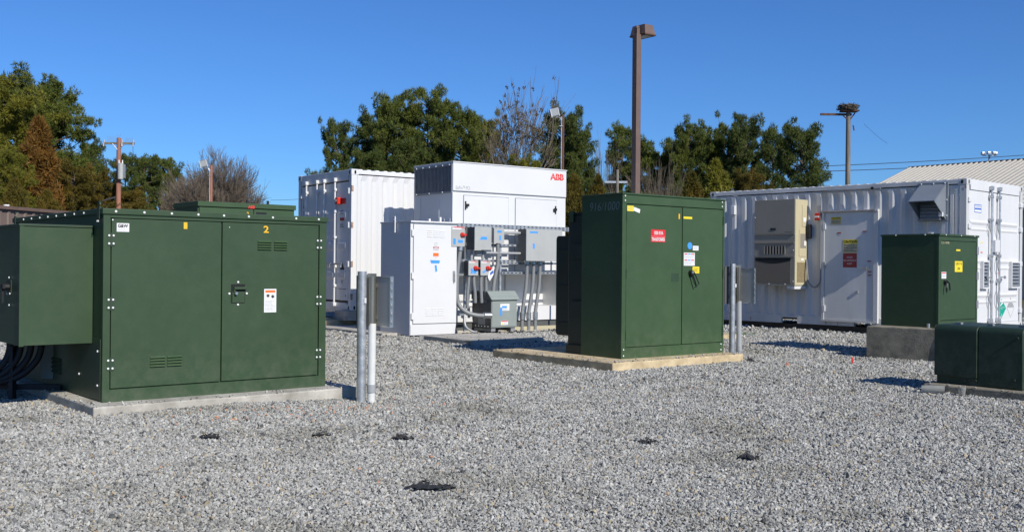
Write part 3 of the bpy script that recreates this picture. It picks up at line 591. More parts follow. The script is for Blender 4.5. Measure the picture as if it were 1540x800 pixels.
def left_container():
    t = thing('shipping_container', 'clean white shipping container with door rods and a red strobe, behind on the left', 'shipping container', (-3.294, 21.2, .36), 37.3); t.scale = (.93, 1.01, 1.0)
    shell(t, None, 'white_l'); H = 2.896; W_ = 2.438
    bx('header', 'white_l', t, .0, .1, .163, W_-.163, H-.225, H-.008, .006); bx('sill', 'white_l', t, .0, .1, .163, W_-.163, .01, .15, .004)
    bx('door_seal', 'black', t, .045, .06, .14, W_-.14, .16, H-.228)
    for y0, y1 in ((.15, 1.205), (1.235, W_-.15)):
        d = MB(); d.box(.02, .0449, y0, y1, .20, H-.255)
        d = d.done('door', 'white_l', t)
        q = MB()
        for za in (.62, 1.22, 1.85):
            for w0, w1 in ((y0+.1, (y0+y1)/2-.12), ((y0+y1)/2+.1, y1-.1)): q.prism([(.02, w0, za), (.02, w0+.04, za+.1), (.02, w0+.04, za+.2), (.02, w0, za+.27)], (-.018, 0, 0)) if False else q.prism([(.0195, w0, za), (.001, w0, za+.06), (.001, w0, za+.16), (.0195, w0, za+.22)], (0, w1-w0, 0))
        q.done('stiffener', 'white_l', d)
        for yr in ((y0+.5, y1-.07) if y0 < 1 else (y0-.0+.0+.235-.0, y0+.735)):
            q = MB(); q.cyl((-.035, yr, .12), (-.035, yr, H-.19), .021, n=12); rd = q.done('lock_rod', 'white_l', d, True)
            g = MB()
            for z in (.12, .5, .9, 1.5, 2.05, 2.5): g.box(-.062, .02, yr-.035, yr+.035, z-.03, z+.03, .01)
            g.box(-.075, .0, yr-.04, yr+.04, H-.23, H-.15, .012); g.box(-.075, .0, yr-.04, yr+.04, .07, .15, .012)
            g.done('rod_bracket', 'white_l', rd)
            MB().box(-.062, -.045, yr-.35, yr, .93, .97, .004).cyl((-.05, yr-.3, .95), (-.05, yr-.3, .88), .025, n=8).done('rod_handle', 'alu', rd)
        for z in (.3, .95, 1.75, 2.45):
            yh = .12 if y0 < 1 else W_-.14
            MB().box(-.02, .03, yh-.03, yh+.05, z-.06, z+.06, .01).done('hinge', 'white_l', d)
    q = MB()
    for z in (.28, .95, 1.75, 2.5): q.box(.004, .05, -.004, .02, z-.06, z+.06)
    q.done('hinge_pin', 'rust', t)
    s = MB().box(-.09, .0199, .44, .56, 2.19, 2.33, .012).done('strobe_alarm', 'red', t); bx('sounder', 'redm', s, .0, .0199, .27, .43, 2.2, 2.31); MB().cyl((-.12, .5, 2.26), (-.09, .5, 2.26), .03, n=12).done('lens', 'alu', s)
    text('J\nA\nX\nU', 'ink', t, 'l', 2.235, 2.18, 1.85, 2.42, .002, .02, 'container_mark', bold=.02)
    for z, m in ((1.98, 'ink'), (1.85, 'redm'), (1.7, 'ink')):
        if m == 'redm': plate('red_label', m, t, 'l', .30, .48, z, z+.06, .002, .0)
        else: lines(t, m, 'l', .30, .48, z, z+.09, 2, .002, .0)
    q = MB(FM('l', .018)); c = -.40
    for k in range(-4, 5): hh = .18-.028*abs(k); q.box(c+k*.02-.007, c+k*.02+.007, .80, .80+hh, 0, .002)
    q.tube([(c-.14, .78, .001), (c, .55, .001), (c+.14, .78, .001)], .003, 4); q.done('hazard_diamond', 'ink', t); text('3480', 'ink', t, 'l', .46, .34, .70, .755, .003, .018, 'hazard_number')
    lines(t, 'ink', 'l', .2, .55, .42, .45, 1, .002, .018); MB(FM('l', .018)).cyl((-.2, .3, 0), (-.2, .3, .01), .035, n=12).done('vent_plug', 'black', t)
left_container()
for x, lab in ((.0, 'concrete block under the near corner of the left container'),):
    o = bx('concrete_block', 'conc', None, -.12, .5, -.02, .45, .155, .355, .01); o.location = (-3.294, 21.2, 0); o.rotation_euler = (0, 0, R(38)); tag(o, lab, 'concrete block')

RCT = Matrix.Translation((2.438, 0, 0)) @ Matrix.Rotation(R(90), 4, 'Z')
def right_container():
    t = thing('shipping_container', 'weathered white shipping container with a wall door, air conditioner and exhaust hood, at the right', 'shipping container', (8.536, 19.5, .13), 43.4); t.scale = (1.12, .965, 1)
    shell(t, RCT, 'white_c'); H = 2.896; W_ = 2.438
    # --- lit door end (-Y face)
    bx('header', 'white_l', t, .163, W_-.163, -.001, .1, H-.205, H-.006, .006); bx('sill', 'white_l', t, .163, W_-.163, 0, .1, .0, .14, .004)
    for x0, x1, s in ((.13, 1.135, 0), (1.15, W_-.13, 1)):
        d = bx('door', 'white_l', t, x0, x1, .02, .05, .145, H-.21, .004)
        for zc in (.62, 1.28, 2.02):
            q = MB(); a0, a1 = (x0+.03, x1-.2) if s == 0 else (x0+.2, x1-.12); z0, z1 = zc-.1, zc+.1
            q.prism([(a0, .0195, z0), (a0, .042, z0+.045), (a0, .042, z1-.045), (a0, .0195, z1)], (a1-a0, 0, 0))
            for (za, ya), (zb, yb) in (((z0, 0), (z0+.05, .0)),): pass
            q2 = MB(); q2.prism([(a0, .0199, z1+.004), (a0, .001, z1-.03), (a0, .001, z1-.045), (a0, .0199, z1-.09)], (a1-a0, 0, 0)); q2.prism([(a0, .0199, z0-.004), (a0, .006, z0+.03), (a0, .0199, z0+.06)], (a1-a0, 0, 0)); q2.done('panel_rib', 'white_l', d); q.bm.free()
        xr = .955 if s == 0 else 1.30
        rd = MB().cyl((xr, -.04, .12), (xr, -.04, H-.1), .019, n=12).done('lock_rod', 'galv', d, True)
        g = MB()
        for z in (.2, .95, 1.45, 2.15, 2.6): g.box(xr-.04, xr+.04, -.065, .02, z-.03, z+.03, .008)
        g.box(xr-.045, xr+.045, -.07, .0, H-.17, H-.09, .012); g.box(xr-.04, xr+.04, -.07, .0, .1, .19, .01); g.done('rod_bracket', 'galv', rd)
        b = MB(); 
        for z in (.62, 1.28, 2.02): b.tube([(xr-.035, -.045, z+.16), (xr-.085, -.045, z+.05), (xr-.085, -.045, z-.05), (xr-.03, -.045, z-.15)], .009, 6)
        b.done('cable_loop', 'steel_d', rd)
        MB().box(xr-.25, xr, -.065, -.05, 1.02, 1.045).cyl((xr-.2, -.06, 1.0), (xr-.2, -.06, 1.06), .02, n=8).done('rod_handle', 'steel_d', rd) if s == 0 else MB().box(xr, xr+.25, -.065, -.05, 1.02, 1.045).cyl((xr+.2, -.06, 1.0), (xr+.2, -.06, 1.06), .02, n=8).done('rod_handle', 'steel_d', rd)
        for z in (.35, 1.3, 2.0, 2.5): xh = .1 if s == 0 else W_-.11; MB().box(xh-.05, xh+.05, -.03, .03, z-.05, z+.05, .012).done('hinge', 'white_l', d)
        va, vb = (.60, .86) if s == 0 else (1.83, 2.24)
        v = MB().box(va, va+.03, -.05, .02, .84, 1.32).box(vb-.03, vb, -.05, .02, .84, 1.32).box(va, vb, -.05, .02, 1.3201, 1.345).box(va, vb, -.05, .02, .81, .8399).done('vent_frame', 'white_l', d)
        for k in range(7): z = .85+k*.067; MB().prism([(va+.031, -.045, z), (va+.031, -.04, z-.004), (va+.031, .01, z+.05), (va+.031, .005, z+.054)], (vb-va-.062, 0, 0)).done('vent_blade', 'dkhood', v)
    bx('lock_cover', 'white_l', t, 1.06, 1.26, -.07, -.0, 1.52, 1.76, .008)
    p = plate('blue_sticker', 'blues', t, 'f', .355, .635, 2.27, 2.425, .003, .02); plate('white_panel', 'label', p, 'f', .37, .62, 2.355, 2.41, .0036, .02); plate('white_panel', 'label', p, 'f', .365, .625, 2.282, 2.325, .0036, .02); text('YOUNTS', 'blues', p, 'f', .385, .6, 2.368, 2.396, .005, .02)
    MB(FM('f', .02)).prism([(1.535, .6, 0), (1.335, .41, 0), (1.535, .215, 0), (1.735, .41, 0)], (0, 0, .003)).done('green_diamond', 'teal', t)
    text('NON-FLAMMABLE\nGAS', 'label', t, 'f', 1.40, 1.67, .39, .44, .0045, .02); text('2', 'label', t, 'f', 1.515, 1.555, .25, .30, .0045, .02); MB(FM('f', .02)).prism([(1.47, .475, .003), (1.49, .455, .003), (1.6, .52, .003), (1.58, .545, .003)], (0, 0, .0015)).done('bottle_symbol', 'label', t)
    q = MB(FM('f', .02))
    for k in range(-4, 5): q.box(1.94+k*.034-.013, 1.94+k*.034+.013, .42, .42+.2-.04*abs(k), 0, .0025)
    q.done('grey_mark', 'inkg', t); q = MB(FM('f', .02)); q.tube([(1.78, .41, .001), (1.94, .22, .001), (2.1, .41, .001)], .004, 4); q.done('mark_outline', 'inkg', t)
    for a, z, m in ((.62, 1.69, 'yel'), (.62, 1.5, 'redl'), (1.4, 1.47, 'redl'), (1.35, 1.1, 'redl')): plate('small_label', m, t, 'f', a, a+.08, z, z+.022, .003, .02)
    # --- shaded long wall (-X face): door
    fr = MB(FM('l', 0)); fr.box(-3.09, -3.03, .12, 2.33, -.03, .045); fr.box(-1.895, -1.80, .12, 2.33, -.03, .045); fr.box(-3.09, -1.80, 2.3301, 2.37, -.03, .06); fr.box(-3.09, -1.80, .085, .1199, -.03, .05); fr = fr.done('door_frame', 'white_c', t)
    bx('drip_cap', 'rust', t, -.07, -.055, 1.85, 3.07, 2.345, 2.36)
    d = MB(FM('l', 0)).box(-3.026, -1.899, .124, 2.325, -.02, .03).done('door', 'white_c', t); O = -.03
    for z in (.35, 1.25, 2.05): MB(FM('l', O)).box(-3.05, -3.0, z-.06, z+.06, -.01, .022).done('hinge', 'steel_d' if z == 1.25 else 'white_l', d)
    p = plate('caution_sign', 'yel', d, 'l', 2.88, 2.645, 2.085, 2.235, .003, O); text('CAUTION', 'ink', p, 'l', 2.87, 2.66, 2.195, 2.228, .0045, O, bold=.03); plate('sign_field', 'beige', p, 'l', 2.875, 2.65, 2.09, 2.185, .0036, O); lines(p, 'ink', 'l', 2.86, 2.66, 2.1, 2.18, 5, .0044, O)
    p = plate('caution_sign', 'yel', d, 'l', 2.595, 2.255, 1.50, 1.77, .003, O); text('CAUTION', 'ink', p, 'l', 2.58, 2.27, 1.70, 1.755, .0045, O, bold=.03); plate('sign_field', 'beige', p, 'l', 2.59, 2.26, 1.505, 1.685, .0036, O); lines(p, 'ink', 'l', 2.57, 2.28, 1.52, 1.675, 5, .0044, O)
    p = plate('red_sign', 'redm', d, 'l', 2.59, 2.275, 1.2, 1.492, .003, O); text('INSIDE', 'label', p, 'l', 2.50, 2.37, 1.39, 1.425, .0045, O); text('FIRE SUPPRESSION', 'label', p, 'l', 2.58, 2.285, 1.325, 1.36, .0045, O); text('AGENT', 'label', p, 'l', 2.50, 2.38, 1.26, 1.295, .0045, O)
    for a, z in ((2.73, 1.9), (2.15, 1.92), (2.04, 1.32), (2.03, 1.11), (2.03, 1.04)):
        plate('small_red_label', 'redm', d, 'l', a, a-.09, z, z+.02, .003, O); lines(d, 'inkg', 'l', a, a-.08, z-.035, z-.005, 2, .003, O)
    h = MB(FM('l', O)); h.cyl((-2.03, 1.2, 0), (-2.03, 1.2, .025), .04, n=16); h.cyl((-2.03, 1.2, .02), (-2.03, 1.2, .07), .014, n=10); h.box(-2.17, -2.02, 1.185, 1.21, .055, .075, .006); h.done('lever_handle', 'alu', d, True); MB(FM('l', O)).box(-2.28, -2.235, .68, .73, 0, .02).done('keeper', 'steel_d', d)
    # --- air conditioner
    X = -.43; a = MB().box(X, .02, 3.47, 4.49, .80, 2.62, .006).done('air_conditioner', 'beige_shade', t)
    MB().box(X+.004, .0, 3.462, 3.4698, .82, 2.61, .003).done('lit_side_panel', 'beige', a)  # lighter beige sheet carries the sunlit tone of this flank
    pc = MB(FM('l', X)); pc.box(-4.48, -3.48, 1.90, 2.60, 0, .006); pc.box(-4.48, -3.48, 1.70, 1.715, 0, .02); pc.box(-4.48, -3.48, 1.88, 1.893, 0, .016); pc.box(-4.48, -3.48, 1.41, 1.425, 0, .016); pc.done('front_panel', 'beige_shade', a)
    gr = MB(FM('l', X)).box(-4.23, -3.72, 1.47, 1.64, 0, .003).done('outlet_grille', 'void', a)
    for k in range(8): MB(FM('l', X)).box(-4.235+k*.0725, -4.205+k*.0725, 1.465, 1.645, .003, .014).done('grille_bar', 'beige_shade', gr)
    MB(FM('l', X)).box(-4.46, -3.57, .86, 1.39, 0, .004).done('filter_screen', mat('fine_mesh_screen', (.15, .13, .10), .7, var=.1, vscale=60), a)
    q = MB(FM('l', X)); pts = [(-4.46, 1.39, .004), (-4.46, 1.33, .004)]+[(-4.46+.89*k/8, 1.33-.06*math.sin(math.pi*k/8), .004) for k in range(1, 8)]+[(-3.57, 1.33, .004), (-3.57, 1.39, .004)]; q.prism(pts, (0, 0, .002)); q.done('screen_hood', 'void', a)
    plate('badge', 'black', a, 'l', 4.07, 3.94, 1.97, 2.02, .012, X); lines(a, 'ink', 'l', 3.72, 3.52, 1.925, 1.94, 1, .008, X)
    for y, z in ((4.47, 2.25), (4.47, .9), (4.47, 1.05), (4.1, .84), (3.7, .84), (3.5, 1.55), (3.5, .9)): bolt(a, (X-.004, y, z), .009, 'l')
    q = MB(FM('f', 3.462)); q.box(-.2, -.195, 2.05, 2.5, 0, .006).box(-.2, -.05, 2.05, 2.055, 0, .006).box(-.3, -.295, 1.42, 1.98, 0, .006).box(-.3, -.05, 1.42, 1.425, 0, .006).box(-.25, -.05, 1.6, 1.9, 0, .004); q.done('access_panel', 'beige_shade', a)
    plate('side_label', 'label', a, 'f', -.15, -.06, 2.15, 2.24, .003, 3.462); plate('side_label', 'label', a, 'f', -.12, -.06, 1.65, 1.75, .005, 3.462); plate('side_label', 'label', a, 'f', -.22, -.13, 1.34, 1.38, .003, 3.462)
    MB(FM('f', 3.462)).box(-.36, -.05, .88, 1.3, 0, .003).done('coil_screen', mat('coil_screen', (.24, .19, .10), .6, var=.3, vscale=40), a)
    q = MB(); q.tube(smoothpath([(-.06, 3.44, 1.36), (-.09, 3.40, 1.1), (-.09, 3.36, .88), (-.06, 3.25, .78), (-.05, 3.13, .86), (-.045, 3.11, 1.0)]), .016, 8); q.tube([(-.045, 3.11, 1.0), (-.045, 3.11, 2.66), (-.045, 3.08, 2.74), (-.045, 3.02, 2.77), (-.045, 1.75, 2.78)], .014, 8); q.done('flexible_conduit', 'pipe', t, True)
    MB().box(-.08, .02, 3.36, 3.43, 1.8, 2.1, .02).done('cable_clamp', 'black', a); bx('drain_box', 'white_l', a, -.42, -.02, 3.475, 3.66, .74, .7995)
    s = MB().box(-.07, .02, 3.13, 3.25, 2.18, 2.33, .01).done('fire_alarm', 'red', t); MB(FM('l', -.07)).box(-3.24, -3.14, 2.235, 2.27, 0, .012).done('strobe_lens', 'label', s)
    bx('junction_box', 'white_l', t, -.05, .02, 5.33, 5.43, 2.36, 2.56, .006); MB(FM('l', -.05)).cyl((-1.92, 2.79, 0), (-1.92, 2.79, .03), .03, n=10).done('camera_dome', 'black', t)
    # --- exhaust hood
    h = MB().box(-.02, .03, .36, .97, 2.10, 2.84).done('exhaust_hood', 'dkhood', t)
    y0, y1 = .40, .93; prof = [(-.021, 0, 2.80), (-.45, 0, 2.47), (-.45, 0, 2.455), (-.021, 0, 2.77)]
    MB().prism([(x, y0, z) for x, _, z in prof], (0, y1-y0, 0)).done('hood_top', 'dkhood', h)
    for y in (y0, y1-.01): MB().prism([(-.021, y, 2.765), (-.448, y, 2.45), (-.021, y, 2.13)], (0, .01, 0)).done('hood_cheek', 'dkhood', h)
    MB().box(-.12, -.021, .47, .86, 2.12, 2.40).done('damper_box', 'steel_d', h)
    for k in range(4): MB().prism([(-.121, .475, 2.14+k*.065), (-.15, .475, 2.145+k*.065), (-.121, .475, 2.19+k*.065)], (0, .38, 0)).done('damper_blade', 'dkhood', h)
    MB().box(-.16, -.12, .395, .47, 2.18, 2.26).done('damper_arm', 'label', h)
    for y, z in ((.42, 2.82), (.65, 2.82), (.9, 2.82), (.38, 2.5), (.38, 2.2)): bolt(h, (-.02, y, z), .012, 'l')
    q = MB(FM('l', .0))
    for a_, z_, w_, h_ in ((3.0, .02, .012, .14), (2.72, .0, .01, .12), (2.2, .02, .008, .1), (4.9, .03, .01, .09), (1.2, .02, .012, .11), (.02, 2.70, .02, .07), (5.1, 2.79, .12, .008), (3.9, 2.79, .3, .006)): q.prism([(-a_-w_, z_, .001), (-a_+w_, z_+.01, .001), (-a_+w_*.6, z_+h_, .001), (-a_-w_*.7, z_+h_*.8, .001)], (0, 0, .0015))
    q.done('rust_streaks', 'rust', t, kind='stuff')
    q = MB(FM('l', .005)); q.box(-.32, -.26, .9, 2.6, -.004, .006)
    q.done('wall_batten', 'white_c', t)
right_container()
for i, (x, y, w, lab) in enumerate(((.15, .02, .6, 'timber block under the near corner of the right container'), (.15, 5.2, .6, 'timber block under the far end of the right container'))):
    o = bx('support_block', 'woodd', None, x, x+w, y, y+.3, -.05, .127); o.location = (8.536, 19.5, 0); o.rotation_euler = (0, 0, R(43.4)); tag(o, lab, 'support block')
# black strip put in for the shade in the gap under the container
o = bx('gap_shade_strip', 'black', None, .08, .35, .35, 5.9, -.05, .12); o.location = (8.536, 19.5, 0); o.rotation_euler = (0, 0, R(43.4)); tag(o, 'long black strip standing for the shade in the gap under the right container', 'timber beam')

# ------------------------------------------------------------------ white inverter cabinet with logo
PCO = (-1.13, 19.683)
def inverter():
    t = thing('inverter_cabinet', 'tall white inverter cabinet with a side grille and red logo at top right', 'inverter cabinet', (*PCO, 0), 37.2)
    W_, D_, B0, H = 2.805, 1.40, .22, 3.28
    MB().box(.002, W_-.002, .02, D_, 1.14, H-.56).box(.002, W_-.002, .62, D_, .50, 1.1395).box(.002, W_-.002, .02, D_, B0, .4995).box(.002, .10, .02, .6195, .50, 1.1395).box(W_-.10, W_-.002, .02, .6195, .50, 1.1395).done('body', 'white', t); bx('upper_body', 'white', t, 0, W_, 0, D_, H-.557, H-.02, .004); bx('roof', 'white', t, -.012, W_+.012, -.014, D_+.01, H-.02, H, .004)
    MB().box(.012, W_-.012, -.0012, .01, H-.566, H-.558).done('band_seam', 'dkhood', t)
    for a in (.9, 1.7, 2.4): MB().box(a, a+.02, .6, .6199, .52, 1.12).done('recess_divider', 'grey', t)
    bx('plinth', 'grey_d', t, .05, W_-.05, .06, D_-.05, .06, B0)
    for a, b in ((.257, 1.324), (1.503, 2.549)):
        d = bx('door', 'white', t, a, b, .004, .0195, 1.2, H-.64, .003); MB().box(a-.011, b+.011, .0155, .0199, 1.189, H-.629).done('door_gasket', 'dkhood', d); s = b-.03 if a > 1 else a+.03
        MB(FM('f', .004)).box(s-.012, s+.012, 2.37, 2.53, 0, .02).box(s-.01, s+.06 if a < 1 else s-.06, 2.43, 2.48, .02, .05).done('door_handle', 'black', d) if a < 1 else MB(FM('f', .004)).box(s-.012, s+.012, 2.37, 2.53, 0, .02).box(s-.06, s+.01, 2.43, 2.48, .02, .05).done('door_handle', 'black', d)
    l = text('ABB', 'redl', t, 'f', 2.375, 2.735, H-.222, H-.088, .003, 0, 'logo', bold=.045)
    q = MB(FM('f', 0)); q.box(2.36, 2.75, H-.158, H-.153, .0028, .0036)
    for x in (2.443, 2.556, 2.682): q.box(x-.002, x+.002, H-.225, H-.085, .0028, .0036)
    q.done('logo_gap', 'white', l)
    text('EssPro\u2122 PCS', 'inkg', t, 'f', .06, .39, H-.53, H-.46, .002, 0, 'lettering')
    g = MB(FM('l', 0)); g.box(-1.32, -.054, H-.565, H-.085, -.01, .002); g = g.done('grille', 'void', t)
    fr = MB(FM('l', 0)); fr.box(-1.36, -.02, H-.085, H-.05, 0, .022).box(-1.36, -.02, H-.6, H-.565, 0, .022).box(-1.36, -1.32, H-.565, H-.085, 0, .022).box(-.054, -.02, H-.565, H-.085, 0, .022).done('grille_frame', 'dkhood', g)
    q = MB(FM('l', 0))
    for k in range(26): a = -1.315+k*.0487; q.box(a, a+.014, H-.565, H-.085, .002, .018)
    q.done('grille_slats', 'steel_d', g)
    for k in range(6): bolt(t, (-.022, .1+k*.235, H-.067), .012, 'l'); bolt(t, (-.022, .1+k*.235, H-.58), .012, 'l') if k % 2 else None
    q = MB(FM('l', .0)); q.box(-.50, -.48, B0+.1, H-.66, -.001, .004).box(-1.16, -1.15, B0+.1, H-.66, -.001, .004); q.done('panel_seam', 'white', t)
    for a in (.15, .35, .9, 1.15): MB(FM('l', 0)).box(-a-.06, -a+.06, 2.06, 2.2, -.001, .006).done('side_latch', 'white', t)
    MB().cyl((1.4, .6, H), (1.4, .6, H+.03), .04, n=10).done('roof_eye', 'white', t); bx('side_box', 'white', t, W_, W_+.035, .1, .4, 2.1, 2.45)
inverter()
def white_cabinet():
    t = thing('control_cabinet', 'narrow white control cabinet with orange and blue stickers in front of the left container', 'control cabinet', (-1.814, 18.6, .03), 37)
    W_, D_, H = 1.0, 1.08, 2.06
    bx('body', 'white', t, .002, W_-.002, .022, D_, 0, H-.02, .003); MB().box(-.015, W_+.015, -.02, D_+.01, H-.02, H+.008, .003).done('roof', 'white', t)
    d = bx('door', 'white', t, .06, W_-.01, .001, .0215, .215, H-.055, .004); MB().box(.052, W_-.004, .018, .0218, .203, H-.047).done('door_gasket', 'dkhood', d)
    bx('kick_plate', 'white', t, .01, W_-.01, .008, .0215, .01, .2, .002)
    for z in (.35, 1.08, 1.85): MB().box(.015, .065, -.012, .012, z-.06, z+.06, .006).done('hinge', 'white', d)
    for k in range(3):
        louvre(d, .345+k*.135, .345+k*.135+.105, 1.775, 1.92, 4, 'white', 'f', .001, False, out=.008); louvre(d, .325+k*.135, .325+k*.135+.105, .35, .5, 4, 'white', 'f', .001, False, out=.008)
    q = MB(FM('f', .001)); pts = []
    q.tube([(.53+.028*math.cos(a*.52), 1.655+.028*math.sin(a*.52), .002) for a in range(13)], .003, 4); q.done('round_emblem', 'inkg', d)
    p = plate('red_label', 'redm', d, 'f', .475, .59, 1.575, 1.61, .003, .001); plate('red_label_field', 'label', p, 'f', .49, .575, 1.585, 1.6, .0036, .001); lines(d, 'inkg', 'f', .475, .59, 1.535, 1.56, 1, .003, .001)
    plate('orange_sticker', 'orange', d, 'f', .472, .59, 1.435, 1.495, .003, .001); lines(d, 'inkg', 'f', .515, .545, 1.4, 1.42, 1, .003, .001)
    MB(FM('f', .001)).prism([(.41, 1.365, 0), (.43, 1.305, 0), (.605, 1.305, 0), (.62, 1.36, 0)], (0, 0, .002)).done('blue_tape', 'blue', d)
    MB(FM('f', .001)).prism([(.505, 1.27, 0), (.525, 1.145, 0), (.565, 1.165, 0), (.548, 1.275, 0)], (0, 0, .002)).done('blue_tape', 'blue', d)
    MB(FM('f', .001)).box(.905, .95, .99, 1.17, 0, .015, .003).box(.918, .938, .96, 1.12, .015, .04, .003).done('door_handle', 'steel_d', d)
    for x, y in ((.02, .55), (.74, .2), (.95, .9)): MB().box(x-.02, x+.02, y-.03, y+.03, H+.008, H+.1, .006).done('lifting_eye', 'white', t) if x > .1 else MB().box(-.04, -.0155, y-.04, y+.04, H-.2, H+.1, .006).cyl((-.042, y, H+.04), (-.04, y, H+.04), .018, n=10).done('lifting_eye', 'white', t)
white_cabinet()

# ------------------------------------------------------------------ electrical rack and wall boxes (frame of the inverter cabinet)
def fr(name, label, cat, group=None): return thing(name, label, cat, (*PCO, 0), 38, group)
YR = -.30
rk = fr('strut_rack', 'galvanized slotted strut frame carrying the grey boxes before the inverter cabinet', 'strut rack')
for z, a, b in ((2.07, -.15, 3.0), (2.03, -.15, 3.0), (1.70, -.15, 1.3), (1.395, -.15, 1.3), (1.355, .95, 3.0), (1.165, .95, 3.0)):
    q = MB(); q.box(a, b, YR, YR+.04, z-.021, z+.021); s = q.done('strut', 'galv', rk); w = MB(FM('f', YR)); n = int((b-a)/.1)
    for k in range(n): w.box(a+.03+k*.1, a+.075+k*.1, z-.009, z+.009, -.001, .0015)
    w.done('slots', 'void', s)
for x in (.93, .10, 2.4): MB().box(x, x+.041, YR+.0405, YR+.08, .06, 2.05).done('upright_strut', 'galv', rk)
for z in (1.13, .62, .38): MB().box(-.12, .3, YR-.001, YR+.04, z-.02, z+.02).done('strut', 'galv', rk)
def ebox(x0, x1, z0, z1, dep, m, name, label, cat, group=None, lid='grey'):
    t = fr(name, label, cat, group); y1 = YR-.002; y0 = y1-dep
    bx('case', m, t, x0+.004, x1-.004, y0+.02, y1, z0+.004, z1-.004, .003); c = bx('cover', lid, t, x0, x1, y0, y0+.0195, z0, z1, .004)
    return t, c, y0
def disconnect(x0, x1, z0, z1, label, kx, kz, tape):
    t, c, y0 = ebox(x0, x1, z0, z1, .16, 'grey_d', 'disconnect_switch', label, 'switch box', 'disconnect switches with red knobs'); hh = z1-z0
    plate('red_strip', 'redsign', c, 'f', x0+.05, x1-.01, z1-hh*.06, z1-.006, .002, y0); plate('label_strip', 'label', c, 'f', x0+.01, x1-.08, z1-hh*.14, z1-hh*.07, .002, y0)
    MB(FM('f', y0)).cyl((kx, kz, 0), (kx, kz, .035), .045, .04, 14).box(kx-.015, kx+.075, kz-.02, kz+.012, .02, .06, .005).done('red_knob', 'red', c, True)
    for a0, a1, b0, b1 in tape: plate('blue_tape', 'blue', c, 'f', a0, a1, b0, b1, .002, y0)
disconnect(-.34, -.045, 1.65, 2.02, 'largest red-knobbed switch box, tucked beside the white control cabinet', -.11, 1.87, ((-.31, -.25, 1.69, 1.80), (-.2, -.09, 1.72, 1.775)))
disconnect(.045, .27, 1.115, 1.39, 'left of the two small red-knobbed switch boxes above the grey dry transformer', .2, 1.255, ((.10, .14, 1.15, 1.25), (.14, .235, 1.18, 1.215), (.16, .22, 1.15, 1.18)))
disconnect(.325, .55, 1.115, 1.39, 'right of the two small red-knobbed switch boxes, with a white paper tag', .485, 1.255, ((.37, .42, 1.165, 1.195), (.41, .46, 1.19, 1.22)))
t, c, y0 = ebox(.11, .50, 1.595, 2.025, .26, 'grey_d', 'junction_box', 'square grey junction box with one tilted blue tape strip', 'junction box', lid='grey')
MB(FM('f', y0)).prism([(.22, 1.785, 0), (.40, 1.79, 0), (.39, 1.84, 0), (.27, 1.845, 0)], (0, 0, .002)).done('blue_tape', 'blue', c)
t, c, y0 = ebox(.665, .91, 1.73, 2.025, .12, 'grey', 'junction_box', 'small light grey junction box on the rack with two blue tapes', 'junction box')
plate('blue_tape', 'blue', c, 'f', .74, .85, 1.935, 1.975, .002, y0); plate('blue_tape', 'blue', c, 'f', .79, .83, 1.79, 1.88, .002, y0)
t, c, y0 = ebox(1.335, 2.25, 1.40, 2.02, .27, 'grey_d', 'junction_box', 'largest light grey junction box above three bent conduits', 'junction box', lid='grey')
plate('blue_tape', 'blue', c, 'f', 1.42, 1.62, 1.94, 1.975, .002, y0); plate('blue_tape', 'blue', c, 'f', 1.50, 1.545, 1.64, 1.74, .002, y0)
t = fr('paper_tag', 'white and blue paper tag hanging by the small switch boxes', 'tag'); q = MB(); q.prism([(.52, YR-.17, 1.24), (.62, YR-.2, 1.30), (.60, YR-.2, 1.13), (.53, YR-.18, 1.01), (.49, YR-.17, 1.08)], (0, .003, 0)); q.done('tag_sheet', 'label', t); q = MB(); q.prism([(.535, YR-.183, 1.12), (.60, YR-.203, 1.17), (.59, YR-.203, 1.22), (.535, YR-.183, 1.17)], (0, .001, 0)); q.done('blue_print', 'blues', t)
def conduit(pts, r, label, m='pipe', couplings=()):
    t = fr('conduit', label, 'conduit', 'grey conduits on the strut rack'); MB().tube(smoothpath(pts, 5), r, 10).done('pipe_run', m, t, True)
    for p, q_ in couplings: MB().cyl(p, q_, r*1.45, n=12).done('coupling', 'alu', t, True)
ya = YR-.10
conduit([(-.10, ya, 1.65), (-.12, ya, 1.5), (-.165, ya, 1.2), (-.18, ya, .95), (-.15, ya, .62), (-.05, ya-.1, .45), (.12, ya-.2, .38), (.33, ya-.25, .37)], .042, 'thick conduit looping from the largest switch box into the dry transformer side', 'pipe', (((.28, ya-.24, .375), (.42, ya-.27, .37)), ((-.1, ya, 1.66), (-.108, ya, 1.58))))
conduit([(.10, ya, 1.115), (.09, ya, .95), (.07, ya, .75), (.07, ya, .5)], .030, 'leftmost short conduit below the small switch boxes')
conduit([(.21, ya, 1.115), (.215, ya, .95), (.24, ya, .8), (.25, ya, .6)], .034, 'second short conduit below the small switch boxes')
conduit([(.38, ya, 1.115), (.38, ya, .9), (.40, ya, .6)], .034, 'third short conduit, below the switch box with the paper tag')
conduit([(.50, ya, 1.115), (.50, ya, .9), (.51, ya, .6)], .034, 'fourth short conduit, rightmost below the small switch boxes')
conduit([(.155, ya, 1.60), (.155, ya, 1.39)], .026, 'short vertical conduit under the left of the square junction box', 'pvcg')
conduit([(.42, ya, 1.60), (.42, ya, 1.39)], .026, 'short vertical conduit under the right of the square junction box', 'pvcg')
conduit([(.79, ya+.03, 1.73), (.80, ya+.03, 1.5), (.79, ya+.03, 1.3), (.75, ya+.03, 1.15), (.71, ya+.03, .95), (.68, ya+.03, .7)], .038, 'bent conduit running down from the small light grey box')
conduit([(.91, ya+.03, 1.94), (1.335, ya+.03, 1.94)], .026, 'upper horizontal conduit between the small and the largest box', 'pvcg')
